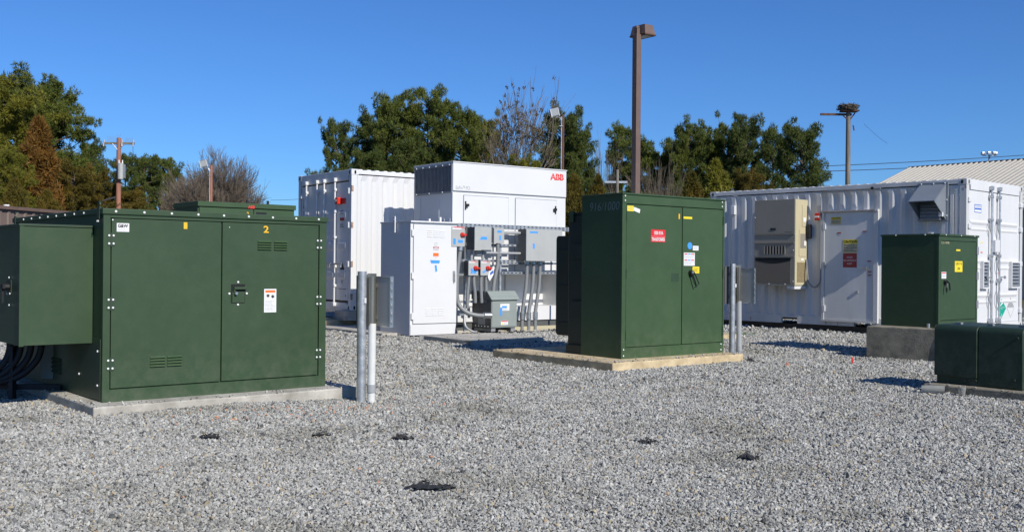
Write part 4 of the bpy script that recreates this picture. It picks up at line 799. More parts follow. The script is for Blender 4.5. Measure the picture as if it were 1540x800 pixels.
conduit([(.35, ya+.02, 1.545), (1.335, ya+.02, 1.545)], .024, 'lower horizontal conduit reaching the largest grey box', 'pvcg')
bx('pull_box', 'grey', fr('pull_box', 'tiny grey pull box on the lower horizontal conduit', 'junction box'), .26, .38, ya-.03, ya+.06, 1.5, 1.59)
for k, lab in enumerate(('first', 'middle', 'last')):
    x = 1.47+k*.165
    conduit([(x+.02, ya, 1.40), (x+.02, ya, 1.2), (x, ya, .9), (x-.05, ya, .6), (x-.085, ya, .4), (x-.09, ya, .2), (x-.09, ya, .05)], .036, lab+' of the three bent conduits under the largest grey box', 'pipe', (((x-.09, ya, .26), (x-.09, ya, .40)), ((x+.02, ya, 1.41), (x+.02, ya, 1.34))))
o = MB().tube(smoothpath([(-.2, ya-.3, .4), (-.22, ya-.35, .2), (-.1, ya-.4, .1), (-.02, ya-.45, .09)]), .02, 8).done('loose_hose', 'steel_d', None, True); o.location = (*PCO, 0); o.rotation_euler = (0, 0, R(38)); tag(o, 'short loose metal hose end on the slab by the white cabinet', 'hose')
o = bx('timber_offcut', 'beige', None, 1.2, 2.4, YR-.1, YR, .06, .12); o.location = (*PCO, 0); o.rotation_euler = (0, 0, R(38)); tag(o, 'yellowish timber board lying behind the three bent conduits', 'board')
def dry_transformer():
    t = thing('dry_transformer', 'squat grey dry transformer with a sloping hood and blue tape, low before the rack', 'transformer', (-.38, 19.55, .06), 38)
    W_, D_, H = .61, .62, .70
    bx('body', 'grey_x', t, 0, W_, 0, D_, .07, H-.03, .004); bx('left_panel', 'grey_d', t, -.004, -.0002, .01, D_-.01, .05, H-.06)
    MB().prism([(-.03, -.05, .60), (-.03, .1, .76), (-.03, D_-.0, .76), (-.03, D_, .69), (-.03, -.03, .59)], (W_+.06, 0, 0)).done('hood', 'grey_x', t)
    MB().prism([(-.035, -.02, .62), (-.035, .1, .745), (-.035, D_-.02, .745), (-.035, D_-.02, .6), (-.035, .0, .6)], (.004, 0, 0)).done('hood_end', 'grey_d', t)
    bx('front_cover', 'grey_x', t, .012, W_-.012, -.008, -.0005, .09, .59, .003)
    for x in (.02, W_-.12): bx('foot', 'steel_d', t, x, x+.1, .03, D_-.03, 0, .07)
    p = plate('rating_label', 'label', t, 'f', .2, .42, .39, .52, .003, -.008); plate('blue_tape', 'blue', p, 'f', .24, .36, .44, .48, .004, -.008); plate('blue_tape', 'blue', p, 'f', .2, .245, .3, .45, .005, -.008); lines(p, 'inkg', 'f', .24, .4, .395, .43, 3, .004, -.008)
    p = plate('warning_sticker', 'label', t, 'f', .22, .39, .12, .2, .003, -.008); plate('red_band', 'redsign', p, 'f', .225, .385, .18, .197, .0036, -.008); MB(FM('f', -.008)).prism([(.24, .13, 0), (.28, .13, 0), (.26, .165, 0)], (0, 0, .004)).done('yellow_triangle', 'yel', p); lines(p, 'inkg', 'f', .29, .38, .13, .17, 3, .0035, -.008)
    plate('side_label', 'inkg', t, 'l', .42, .2, .12, .24, .002, -.004)
    for y in (.1, .2, .3, .4, .5): bolt(t, (-.004, y, .09), .008, 'l')
dry_transformer()

# ------------------------------------------------------------------ pipe posts with splice boxes
def post(loc, label, h, ph, bw, b0, b1, rot=40, lean=0, pm='pvc', grp='pipe posts with splice boxes'):
    t = thing('pipe_post', label, 'pipe post', loc, 0, grp)
    MB().cyl((lean*.2, 0, -.05), (0, 0, h), .044, n=20).done('steel_pipe', 'galv', t, True); 
    MB().cyl((.1+lean, -.02, -.05), (.1, .02, b0+.02), .038, n=18).done('plastic_conduit', pm, t, True)
    MB().cyl((.1+lean*.8, -.017, .10), (.1+lean*.75, -.015, .175), .043, n=18).done('coupling', 'pvcg', t, True)
    MB().box(.045, .13, .05, .075, b0-.02, h-.02).box(.028, .044, .045, .07, b0, h-.03).done('back_channel', 'stain', t)
    MB().box(-.06, .14, .0451, .075, b1-.10, b1-.06).box(-.06, .14, .0451, .075, b0+.06, b0+.10).done('cross_strut', 'stain', t)
    MB().cyl((.095, .02, b0+.0), (.095, .02, h-.05), .036, n=16).done('inner_sleeve', 'stain', t, True)
    e = MB(); T = Matrix.Translation((.285, -.10, 0)) @ Matrix.Rotation(R(rot), 4, 'Z'); e.T = T
    e.box(0, .03, .0, .25, b0, b1, .003); e = e.done('splice_box', 'grey', t)
    q = MB(T); q.box(-.002, .034, -.006, .006, b0-.01, b1+.01).box(-.004, .03, -.004, .25, b1, b1+.008).box(-.004, .03, -.004, .25, b0-.008, b0); q.done('box_rim', 'alu', e)
    for k in range(6): z = b0+.04+k*(b1-b0-.08)/5; MB(T).cyl((.012, -.02, z), (.012, .0, z), .010, n=8).box(.0, .024, -.014, -.006, z-.018, z+.018).done('clamp', 'alu', e)
    MB().box(-.105 if pm == 'pvcg' else -.058, -.046, .03, .09, b0-.02, h-.04).done('edge_box', 'grey_d', t)
    plate('white_tag', 'label', t, 'f', .03, .05, b0+.22, b0+.27, .002, -.04)
post((-1.45, 10.04, -.03), 'galvanized pipe post with white plastic conduit and thin splice box, beside the left cabinet', 1.265, 1.2, .25, .74, 1.21)
post((3.19, 15.0, 0), 'galvanized pipe post with leaning grey conduit and splice box, right of the transformer', 1.36, 1.3, .25, .80, 1.29, lean=-.0, pm='pvcg')

# ------------------------------------------------------------------ lamp post and far poles
t = thing('lamp_post', 'tall square bronze lamp post with a boxy head behind the centre transformer', 'lamp post', (2.49, 21, 0), 38)
bx('pole', 'bronze', t, -.065, .065, -.065, .065, 0, 6.0, .008); bx('base_plate', 'bronze', t, -.16, .16, -.16, .16, 0, .03)
MB().box(-.04, .04, -.04, .04, 6.0, 6.13).cyl((0, 0, 6.13), (0, 0, 6.17), .05, n=12).done('tenon', 'bronze', t)
h = MB(); z0, z1 = 5.99, 6.21
T = None
b = [(.06, -.17, z0+.03), (.36, -.17, z0+.03), (.36, .26, z0+.03), (.06, .26, z0+.03)]; c = [(.09, -.13, z1), (.32, -.13, z1), (.32, .22, z1), (.09, .22, z1)]
vb = [h._v(p) for p in b]; vc = [h._v(p) for p in c]; h.bm.faces.new(vb[::-1]); h.bm.faces.new(vc)
for i in range(4): h.bm.faces.new((vb[i], vb[(i+1) % 4], vc[(i+1) % 4], vc[i]))
hd = h.done('lamp_head', 'bronze', t); MB(T).box(.05, .37, -.18, .27, z0, z0+.03, .004).done('head_rim', 'woodd', hd); MB(T).box(.1, .32, -.12, .21, z0-.004, z0-.0005).done('lens', 'glass', hd)

def upole(loc, h, r, m, label, group=None, cat='utility pole'):
    t = thing('utility_pole', label, cat, loc, 0, group); MB().cyl((0, 0, -.3), (0, 0, h), r, r*.72, 12).done('pole', m, t, True); return t
t = upole((-22.8, 60, 0), 8.5, .17, 'woodr', 'red-brown utility pole with crossarm and can transformer at the left')
q = MB(); q.box(-.9, .9, -.06, .06, 8.12, 8.24); q = q.done('crossarm', 'wood', t)
MB().box(-.5, .0, .0, .03, 7.75, 7.79).done('brace_bar', 'wood', t) if False else MB().cyl((-.35, -.08, 8.15), (0, -.1, 7.75), .025, n=6).cyl((.35, -.08, 8.15), (0, -.1, 7.75), .025, n=6).done('brace', 'galv', t)
for x in (-.85, .2, .85): MB().cyl((x, 0, 8.24), (x, 0, 8.4), .05, .03, 8).done('insulator', 'steel_d', t); MB().cyl((x, -.09, 8.0), (x, -.09, 8.2), .05, .05, 8).done('cutout_fuse', 'galv', t)
q = MB()
for k in range(9): q.cyl((-.65+k*.06, 0, 8.24), (-.66+k*.06, 0, 8.6), .006, n=4); q.cyl((.38+k*.05, 0, 8.24), (.38+k*.05, 0, 8.5), .006, n=4)
q.cyl((0, 0, 8.5), (-.12, 0, 8.75), .007, n=4).cyl((0, 0, 8.5), (.12, 0, 8.75), .007, n=4); q.done('bird_spikes', 'steel_d', t)
tk = MB().cyl((.2, -.22, 6.1), (.2, -.22, 6.98), .17, n=18).done('can_transformer', 'grey', t, True); MB().cyl((.2, -.22, 6.98), (.2, -.22, 7.03), .18, .08, 16).done('can_lid', 'grey', tk)
for x in (.1, .3): MB().cyl((x, -.22, 7.0), (x, -.22, 7.2), .04, .03, 8).done('bushing', 'label', tk)
MB().box(.36, .46, -.3, -.12, 6.15, 6.95).done('cooling_fins', 'galv', tk)
MB().tube(smoothpath([(-.85, -.09, 8.0), (-.83, -.1, 7.3), (-.3, -.15, 6.9), (-.25, -.2, 5.9)]), .012, 5).tube(smoothpath([(.85, -.09, 8.0), (.8, -.1, 7.2), (.3, -.15, 6.7)]), .012, 5).done('jumper_wire', 'black', t)
def lightpole(loc, h, r, m, label, s, side=-1):
    t = upole(loc, h, r, m, label, 'wooden poles with floodlights', 'floodlight pole')
    MB().tube(smoothpath([(side*.12*s, -.1, 2), (side*.12*s, -.1, h-1.3*s), (side*.12*s, -.1, h-.7*s), (side*.3*s, -.1, h-.35*s), (side*.65*s, -.1, h-.32*s)]), .045*s, 8).done('arm_pipe', 'galv', t, True)
    MB().box(side*.15*s-.08, side*.15*s+.08, -.16, .1, h-1.2*s, h-1.12*s).done('clamp', 'galv', t)
    T = Matrix.Translation((side*.78*s, -.15, h+.15*s)) @ Matrix.Rotation(R(-14), 4, 'Y') @ Matrix.Rotation(R(12), 4, 'X')
    hd = MB(T).box(-.42*s, .42*s, -.08*s, .25*s, -.42*s, .38*s, .03).done('floodlight', 'galv', t); MB(T).box(-.33*s, .33*s, -.10*s, -.0805*s, -.30*s, .30*s).done('lamp_glass', 'glass', hd); MB(T).box(-.40*s, -.33*s, -.12*s, .0, -.42*s, .38*s).box(.33*s, .40*s, -.12*s, .0, -.42*s, .38*s).done('side_trim', 'label', hd); MB(T).box(-.5*s, -.43*s, -.0, .3*s, -.2*s, .2*s).done('ballast', 'grey', hd)
lightpole((2.38, 50, 0), 8.62, .11, 'woodd', 'dark wooden pole with a square floodlight above the white inverter cabinet', .5)
lightpole((-20.35, 70, 0), 7.92, .13, 'woodr', 'red-brown pole with a floodlight in front of the round bare tree', .62)
t = upole((16.15, 50, .2), 8.75, .145, 'wood', 'grey wooden pole topped by a nest platform at the right', None, 'nest pole')
MB().box(-1.35, .15, -.05, .05, 8.48, 8.58).done('perch_arm', 'woodd', t); MB().cyl((-.3, -.05, 8.5), (-.08, -.05, 8.3), .03, n=6).cyl((.3, -.05, 8.6), (.08, -.05, 8.3), .03, n=6).box(-.35, .45, -.3, .3, 8.66, 8.72).done('platform', 'woodd', t); MB().cyl((.2, -.1, 8.0), (.25, -.1, 7.75), .03, n=6).done('hook', 'woodd', t)
rnd = random.Random(5); q = MB()
for k in range(420):
    a = rnd.uniform(0, 6.283); rr = rnd.uniform(.22, .50); z = rnd.uniform(0, .33); p = Vector((rr*math.cos(a)*(1.0-.5*max(0, .1-z)), rr*math.sin(a), z)); d = Vector((-math.sin(a)+rnd.uniform(-.7, .7), math.cos(a)+rnd.uniform(-.7, .7), rnd.uniform(-.35, .35))).normalized()*rnd.uniform(.12, .3)
    q.cyl(p-d, p+d, rnd.uniform(.008, .02), n=4, cap=False)
q.cyl((0, 0, .02), (0, 0, .24), .36, .42, 12)
o = q.done('bird_nest', 'twig'); o.location = (16.12, 50, 8.93); o.scale = (.88, .88, .8); tag(o, 'large stick nest on top of the right-hand pole', 'nest')
t = upole((6.25, 62, 0), 7.1, .13, 'wood', 'small distant utility pole with two pale crossarms left of the lamp post')
MB().box(-.75, .6, -.05, .05, 6.3, 6.42).box(-.6, .5, -.05, .05, 4.45, 4.57).done('crossarm', 'galv', t)
for x in (-.6, 0, .5): MB().cyl((x, 0, 4.57), (x, 0, 4.75), .06, .04, 8).done('insulator', 'label', t)
MB().cyl((.3, -.2, 3.6), (.3, -.2, 4.3), .16, n=12).done('can_transformer', 'grey', t)
t = upole((55.1, 120, 0), 14.6, .14, 'steel_d', 'distant steel mast with a cluster of floodlights over the tan roof', None, 'light mast')
for x, y in ((-.75, 0), (-.3, -.5), (.3, -.5), (.75, 0)): MB().box(x-.2, x+.2, y-.2, y+.2, 14.6, 14.95, .08).done('floodlight', 'galv', t); 
MB().box(-.8, .8, -.05, .05, 14.5, 14.6).done('light_bar', 'steel_d', t)
def wire(p0, p1, sag, r, label):
    pts = [Vector(p0).lerp(Vector(p1), k/16)-Vector((0, 0, sag*4*(k/16)*(1-k/16))) for k in range(17)]
    tag(MB().tube(pts, r, 5).done('overhead_wire', 'rubber'), label, 'wire', 'overhead wires')
wire((22.5, 85.5, 9.6), (92, 124, 18.4), .6, .03, 'upper thin overhead wire crossing behind the nest pole')
wire((22.5, 85.5, 9.2), (92, 124, 17.6), .7, .03, 'lower thin overhead wire crossing behind the nest pole')
wire((-22.9, 60, 5.1), (-33, 52, 2.6), .5, .06, 'thick dark cable slanting down left from the red-brown pole')
wire((-17.5, 75, 5.9), (-12.0, 70, 6.0), .1, .012, 'thin wire between the round bare tree and the left container')
wire((16.9, 50, 8.3), (17.9, 49.6, 7.3), .05, .006, 'short loose wire hanging off the nest')

# ------------------------------------------------------------------ far buildings
t = thing('metal_building', 'low brown ribbed metal building behind the left green cabinet', 'building', (-12.75, 22, 0), 78)
q = MB()
q.box(0, 14, 0.03, 9, 0, 2.55); q.done('wall', 'brownb', t)
q = MB(); 
for k in range(46): q.prism([(k*.3, .0301, 0), (k*.3+.03, .0, 0), (k*.3+.09, .0, 0), (k*.3+.12, .0301, 0)], (0, 0, 2.55))
q.done('wall_ribs', 'brownb', t); MB().box(-.1, 14.1, -.06, 9.1, 2.551, 2.63).done('roof', 'bronze', t)
for x in (1.6, 3.2): MB().cyl((x, .2, 2.63), (x, .2, 2.68), .07, n=8).done('roof_vent', 'label', t)
t = thing('metal_building', 'cream ribbed metal roof building behind the right container', 'building', (23.2, 60, 0), 40)
Lr = 34
def roofz(u): return 7.2-.34*abs(u)
MB().prism([(-9, 0, roofz(9)-.12), (0, 0, 7.08), (9, 0, roofz(9)-.12), (9, 0, 0), (-9, 0, 0)], (0, -Lr, 0)).done('wall', 'roof', t)
for sg in (-1, 1):
    rf = MB().prism([(0, .25, 7.2), (sg*9.4, .25, roofz(9.4)), (sg*9.4, .25, roofz(9.4)-.06), (0, .25, 7.14)], (0, -Lr-.5, 0)).done('roof', 'roof', t)
    if sg < 0:
        q = MB()
        for k in range(112): y = .2-k*.3; q.prism([(0, y, 7.2), (0, y-.03, 7.275), (0, y-.09, 7.275), (0, y-.12, 7.2)], (-9.4, 0, -.34*9.4))
        q.done('roof_ribs', 'roof', rf)
        MB().box(-.12, .12, -Lr-.3, .28, 7.205, 7.25).done('ridge_cap', 'grey_d', rf)

# ------------------------------------------------------------------ trees
def tufts(C, Rr, n, ln, wd, rg, up=.35, k=5, flat=.75):
    C = np.repeat(np.asarray(C), n, 0); Rr = np.repeat(np.asarray(Rr), n)
    d = rg.normal(size=C.shape); d /= np.linalg.norm(d, axis=1)[:, None]
    P = C+d*(Rr*rg.uniform(.35, 1.0, len(C)))[:, None]*np.array([1, 1, flat])
    d[:, 2] += up; P = np.repeat(P, k, 0); D = np.repeat(d, k, 0)+rg.normal(size=(len(d)*k, 3))*.65
    D /= np.linalg.norm(D, axis=1)[:, None]; s = np.cross(D, rg.normal(size=D.shape)); s /= np.linalg.norm(s, axis=1)[:, None]
    L_ = ln*rg.uniform(.6, 1.25, (len(P), 1)); w = wd*rg.uniform(.6, 1.3, (len(P), 1))
    return np.stack([P-s*w, P+s*w, P+D*L_], 1).reshape(-1, 3)
def trimesh(name, V):
    n = len(V)//3; me = bpy.data.meshes.new(name); me.vertices.add(len(V)); me.vertices.foreach_set('co', V.astype('f').ravel())
    me.loops.add(n*3); me.loops.foreach_set('vertex_index', np.arange(n*3, dtype='i')); me.polygons.add(n)
    me.polygons.foreach_set('loop_start', np.arange(0, n*3, 3, dtype='i')); me.update(calc_edges=True); return me
def limbs(name, segs, n=5):
    V = []; F = []
    for p0, p1, r0, r1 in segs:
        d = (p1-p0).normalized(); a = d.orthogonal().normalized(); b = d.cross(a); o = len(V)
        for p, r in ((p0, r0), (p1, r1)):
            for i in range(n): t_ = 2*math.pi*i/n; V.append(tuple(p+(a*math.cos(t_)+b*math.sin(t_))*r))
        F += [(o+i, o+(i+1) % n, o+n+(i+1) % n, o+n+i) for i in range(n)]
    me = bpy.data.meshes.new(name); me.from_pydata(V, [], F); me.shade_smooth(); return me
def pine_mesh(seed, H, Rm, base, shape, nb, tn, clr=.56, tl=.30, tw=.028):
    rg = np.random.default_rng(seed); rnd = random.Random(seed); C = []; Rr = []; S = []
    bend = [Vector((0, 0, 0))]; 
    for i in range(1, 7): bend.append(Vector((rnd.gauss(0, .12)+bend[-1].x, rnd.gauss(0, .12)+bend[-1].y, H*.97*i/6)))
    for i in range(6): S.append((bend[i], bend[i+1], .02*H*(1-i/7)+.02, .02*H*(1-(i+1)/7)+.02))
    for k in range(nb):
        f = base+(1-base)*(k+rnd.random())/nb; z = H*f*.97; u = (f-base)/(1-base)
        i = min(5, int(f*6)); o = bend[i].lerp(bend[i+1], f*6-i); az = k*2.4+rnd.uniform(-.5, .5)
        L_ = Rm*shape(u)*rnd.uniform(.55, 1.15); el = -.1+.5*u+rnd.uniform(-.15, .2)
        d = Vector((math.cos(az)*math.cos(el), math.sin(az)*math.cos(el), math.sin(el))); mid = o+d*L_*.55+Vector((0, 0, -.04*L_)); tip = o+d*L_+Vector((0, 0, .1*L_))
        S.append((o, mid, .012*L_+.035, .007*L_+.02)); S.append((mid, tip, .007*L_+.02, .008))
        nc = max(3, int(L_*2.5))
        for j in range(nc):
            w = rnd.uniform(.42, 1.03); p = (o.lerp(mid, w/.55) if w < .55 else mid.lerp(tip, (w-.55)/.45))+Vector((rnd.gauss(0, .16*L_*w), rnd.gauss(0, .16*L_*w), rnd.gauss(.05, .12)))
            C.append(p); Rr.append(clr*rnd.uniform(.6, 1.15))
    C.append(bend[-1]+Vector((0, 0, .1))); Rr.append(clr*.8)
    return limbs('trunk', S), trimesh('crown', tufts(np.array([tuple(c) for c in C]), Rr, int(tn*1.3), tl, tw, rg, flat=.62))
def cedar_mesh(seed, H, Rm):
    rg = np.random.default_rng(seed); n = 520; f = rg.random(n)**.8; az = rg.uniform(0, 6.283, n)
    r = Rm*(1-f)**.62*rg.uniform(.35, 1.2, n)*(1+.22*np.sin(az*3+f*9))*(1+.18*np.sin(f*34+az)); C = np.stack([r*np.cos(az), r*np.sin(az), .03*H+f*H*.95], 1)
    V = tufts(C, .16+.26*(1-f), 16, .34, .034, rg, up=.4, k=4, flat=1.0)
    return limbs('trunk', [(Vector((0, 0, 0)), Vector((0, 0, H*.9)), .16, .02)]), trimesh('crown', V)
def bare_segs(seed, H, spread, lv, kids, first, droop=0., r0=.16, rmin=.015, clip=None):
    rnd = random.Random(seed); S = []
    def grow(p, d, L_, r, l):
        q = p+d*L_*.5+Vector((rnd.gauss(0, .04), rnd.gauss(0, .04), 0))*L_; e = q+(d+Vector((rnd.gauss(0, .1), rnd.gauss(0, .1), .04))).normalized()*L_*.5
        S.append((p, q, r, r*.85)); S.append((q, e, r*.85, r*.7))
        if l == 0 or (clip and (e.x*e.x+e.y*e.y)/clip[0]**2+(e.z-clip[2])**2/clip[1]**2 > rnd.uniform(.8, 1.1)): return
        for _ in range(kids):
            s = spread*rnd.uniform(.55, 1.2); ax = d.orthogonal().normalized(); ax.rotate(Matrix.Rotation(rnd.uniform(0, 6.283), 3, d)); nd = (d+ax*s+Vector((0, 0, .12-droop))).normalized()
            o = q.lerp(e, rnd.random()) if rnd.random() < .5 else e
            grow(o, nd, L_*rnd.uniform(.62, .88), max(r*.58, rmin), l-1)
    first(grow, rnd); return S
P_ = {}
dome = lambda c, w: (lambda u: .3+.78*math.sqrt(max(0, 1-((u-c)/w)**2)))
P_['broad'] = pine_mesh(11, 14, 3.6, .22, dome(.45, .62), 68, 40)
P_['round'] = pine_mesh(12, 13, 3.3, .2, dome(.5, .56), 62, 40)
P_['full'] = pine_mesh(15, 13, 3.3, .1, dome(.36, .70), 74, 40)
P_['open'] = pine_mesh(13, 12, 2.3, .40, dome(.5, .56), 38, 38, .52)
P_['thin'] = pine_mesh(14, 12, 1.6, .35, dome(.4, .66), 34, 34, .5)
P_['side'] = pine_mesh(16, 12, 4.0, .12, dome(.36, .68), 60, 36, .54)
P_['cedar'] = cedar_mesh(21, 8, 2.0); P_['cedar2'] = cedar_mesh(22, 7, 2.4)
def fround(grow, rnd):
    for k in range(14):
        a = k*2.4+rnd.uniform(-.2, .2); t_ = .1+1.25*(k/14); grow(Vector((0, 0, .6)), Vector((math.cos(a)*t_, math.sin(a)*t_, 1)).normalized(), 1.9*(1-.12*t_), .07, 6 if False else 5)
RB = bare_segs(31, 7, .5, 5, 4, fround, rmin=.011, clip=(4.0, 4.2, 3.4))
P_['bare_round'] = (limbs('branches', RB, 3), None)
def ftall(grow, rnd):
    for k in range(3): a = k*2.1+.5; grow(Vector((0, 0, 0)), Vector((math.cos(a)*.16, math.sin(a)*.16, 1)).normalized(), 4.6, .15, 5)
TB = bare_segs(33, 13, .42, 5, 3, ftall, rmin=.021)
rgd = np.random.default_rng(3); ends = np.array([tuple(s[1]) for s in TB if s[3] < .024 and s[1].z > 8]); pick = ends[rgd.choice(len(ends), min(170, len(ends)), False)]
P_['bare_tall'] = (limbs('branches', TB, 4), trimesh('leaf_clumps', tufts(pick, [.22]*len(pick), 9, .15, .045, rgd)))
def fsmall(grow, rnd):
    for k in range(5): a = k*1.3; grow(Vector((0, 0, .2)), Vector((math.cos(a)*.3, math.sin(a)*.3, 1)).normalized(), 2.6, .08, 4)
P_['bare_small'] = (limbs('branches', bare_segs(35, 9, .4, 4, 3, fsmall), 3), None)
HT = {}; RAD = {}
for k_, (tr_, cr_) in P_.items():
    me_ = cr_ if cr_ is not None and k_ != 'bare_tall' else tr_
    co = np.zeros(len(me_.vertices)*3, 'f'); me_.vertices.foreach_get('co', co); co = co.reshape(-1, 3)
    HT[k_] = float(np.percentile(co[:, 2], 99.8)); RAD[k_] = float(np.percentile(np.hypot(co[:, 0], co[:, 1]), 93))
FOL = {}
def tree(kind, x, y, h, rad, fm, label, seed=0, name=None, grp='trees beyond the yard'):
    tr, cr = P_[kind]; s = h/HT[kind]; sr = rad/RAD[kind]
    nm = name or ('pine_tree' if kind in ('broad', 'round', 'full', 'open', 'thin', 'side') else 'cedar_tree' if kind.startswith('cedar') else 'bare_tree')
    if kind in ('broad', 'full', 'round'): sr *= .95
    t = thing(nm, label, 'tree', (x, y, -.05), seed*67 % 360, grp); t.scale = (sr, sr, s)
    bark = {'bare_tall': 'barkg', 'bare_round': 'barkp', 'bare_small': 'barkg'}.get(kind, 'bark')
    if not tr.materials: tr.materials.append(M[bark])
    o = bpy.data.objects.new('trunk' if cr is not None or not kind.startswith('bare') else 'branches', tr); COL.objects.link(o); o.parent = t
    if cr is not None:
        if (kind, fm) not in FOL: c = cr if not cr.materials else cr.copy(); c.materials.clear(); c.materials.append(M[fm]); FOL[(kind, fm)] = c
        o = bpy.data.objects.new('crown' if kind != 'bare_tall' else 'leaf_clumps', FOL[(kind, fm)]); COL.objects.link(o); o.parent = t
#TREES
def T(px, top, D, kind, wpx, fm, label, seed=0):
    tree(kind, (px-770)/1560*D, D, (400+.0087*(px-770)-top)/1560*D+1.3, wpx/2/1560*D, fm, label, seed)
T(-18, 112, 70, 'broad', 170, 'piney', 'tall broad pine cut by the left edge of the frame', 1)
T(28, 106, 78, 'full', 150, 'pined', 'tallest pine of the left group, its top at the upper left', 2)
T(72, 116, 74, 'round', 118, 'pine', 'tall rounded pine behind the rust-coloured cedar', 3)
T(56, 176, 55, 'cedar', 88, 'cedar', 'tall rust-coloured conical cedar at the left', 4)
T(8, 222, 52, 'full', 90, 'piney', 'yellow-green pine low at the left edge', 5)
T(130, 210, 85, 'full', 66, 'pined', 'dark pine between the rusty cedar and the utility pole', 6)
T(104, 244, 58, 'full', 84, 'cedarg', 'olive-rust tree just right of the rusty cedar', 7)
T(22, 268, 46, 'cedar2', 80, 'cedarg', 'short olive-rust cedar over the brown building', 19)
T(150, 258, 60, 'full', 88, 'cedarg', 'low olive-rust tree left of the utility pole base', 8)
T(200, 282, 62, 'full', 74, 'cedarg', 'lowest olive-rust tree right of the utility pole', 9)
T(-12, 285, 44, 'cedar2', 70, 'cedarg', 'low olive cedar at the far left edge', 23)
T(70, 285, 47, 'cedar2', 76, 'cedarg', 'low olive cedar before the brown building roof', 29)
T(187, 232, 95, 'open', 46, 'pined', 'slender open pine hidden partly by the utility pole', 10)
T(217, 233, 97, 'open', 50, 'pined', 'slender open pine just right of the utility pole', 11)
T(241, 235, 100, 'open', 50, 'pine', 'slender open pine halfway from utility pole to bare tree', 12)
T(262, 246, 100, 'thin', 34, 'pined', 'thinnest pine beside the round bare tree', 13)
T(320, 232, 80, 'bare_round', 140, None, 'round leafless tree with a dense purple-brown twig crown', 14)
T(277, 262, 88, 'bare_small', 56, None, 'small leafless tree left of the round bare tree', 15)
T(505, 179, 82, 'side', 66, 'pined', 'lone-edged pine above the left container doors', 16)
T(553, 166, 85, 'full', 84, 'pined', 'dark pine above the left container side wall', 17)
T(588, 141, 80, 'broad', 92, 'pine', 'broad pine left of the highest pine in the middle', 18)
T(641, 132, 78, 'broad', 110, 'pine', 'highest pine of the middle group above the inverter cabinet', 20)
T(692, 160, 75, 'full', 92, 'pine', 'dense pine right of the highest middle pine', 21)
T(727, 170, 82, 'round', 70, 'piney', 'yellowish pine behind the tall leafless tree', 22)
T(620, 205, 70, 'full', 90, 'pined', 'lower dark pine before the highest middle pine', 24)
T(560, 222, 70, 'full', 84, 'pined', 'lower dark pine right behind the left container roof', 25)
T(775, 119, 70, 'bare_tall', 122, 'dead', 'tall leafless tree with sparse brown leaf clumps above the inverter cabinet', 26)
T(748, 175, 76, 'bare_small', 70, None, 'leafless tree just left of the tall leafless one', 27)
T(838, 160, 76, 'full', 92, 'pined', 'dark pine behind the floodlight pole', 28)
T(876, 190, 80, 'full', 66, 'pined', 'dark pine between floodlight pole and lamp post', 30)
T(792, 235, 66, 'full', 76, 'piney', 'lower yellow-green pine under the tall leafless tree', 31)
T(862, 262, 58, 'cedar2', 70, 'cedarg', 'olive cedar just behind the transformer radiators', 32)
T(908, 205, 86, 'bare_small', 56, None, 'leafless tree left of the lamp post', 33)
T(935, 186, 90, 'open', 52, 'pine', 'open pine directly left of the lamp post', 34)
T(962, 207, 85, 'open', 56, 'pine', 'open pine directly behind the lamp post', 35)
T(990, 228, 74, 'bare_small', 78, None, 'grey leafless tree just right of the lamp post', 36)
T(898, 262, 64, 'cedar2', 60, 'cedarg', 'low olive cedar above the transformer roof left part', 37)
T(985, 222, 88, 'full', 60, 'pine', 'low bushy pine just right of the lamp post', 49)
T(1014, 200, 86, 'round', 62, 'pine', 'rounded pine a little right of the lamp post', 38)
T(1032, 180, 82, 'full', 70, 'pine', 'dense pine topping the right group on its left', 39)
T(1060, 190, 85, 'round', 66, 'pine', 'rounded pine second in the right group', 40)
T(1092, 175, 83, 'round', 68, 'pine', 'rounded tall pine in the centre of the right group', 41)
T(1122, 172, 80, 'broad', 74, 'pined', 'tallest pine of the right group', 42)
T(1162, 188, 82, 'open', 56, 'pined', 'narrow dark pine near the right end of the group', 43)
T(1210, 186, 74, 'side', 98, 'pined', 'wide-branched pine ending the right group beside the nest pole', 44)
T(1075, 240, 64, 'cedar2', 96, 'piney', 'yellow-green cedar above the left end of the right container', 45)
T(1040, 258, 62, 'cedar2', 70, 'cedarg', 'olive cedar above the transformer roof right part', 46)
T(1130, 256, 68, 'full', 70, 'cedarg', 'low olive pine above the air conditioner', 47)
T(1004, 262, 66, 'bare_small', 60, None, 'small leafless tree low behind the transformer roof', 48)
for i_, (x_, y_, h_) in enumerate(((-34, 10, 15), (-37, 18, 17), (-33, 27, 15), (-38, 35, 17), (-32, 1, 15), (-35, -8, 17), (-36, -18, 16), (-44, 46, 17))):  # unseen pines added on the left to darken the cabinets' left sides
    tree(('broad', 'full', 'round')[i_ % 3], x_, y_, h_, 4.6, ('pine', 'pined')[i_ % 2], ('nearest', 'second nearest', 'third', 'fourth', 'fifth', 'sixth', 'seventh', 'farthest')[(2, 3, 4, 5, 1, 0, 6, 7)[i_]]+' unseen pine added left of the frame to block low sky light', i_, grp='pines left of the frame')
#ENDTREES

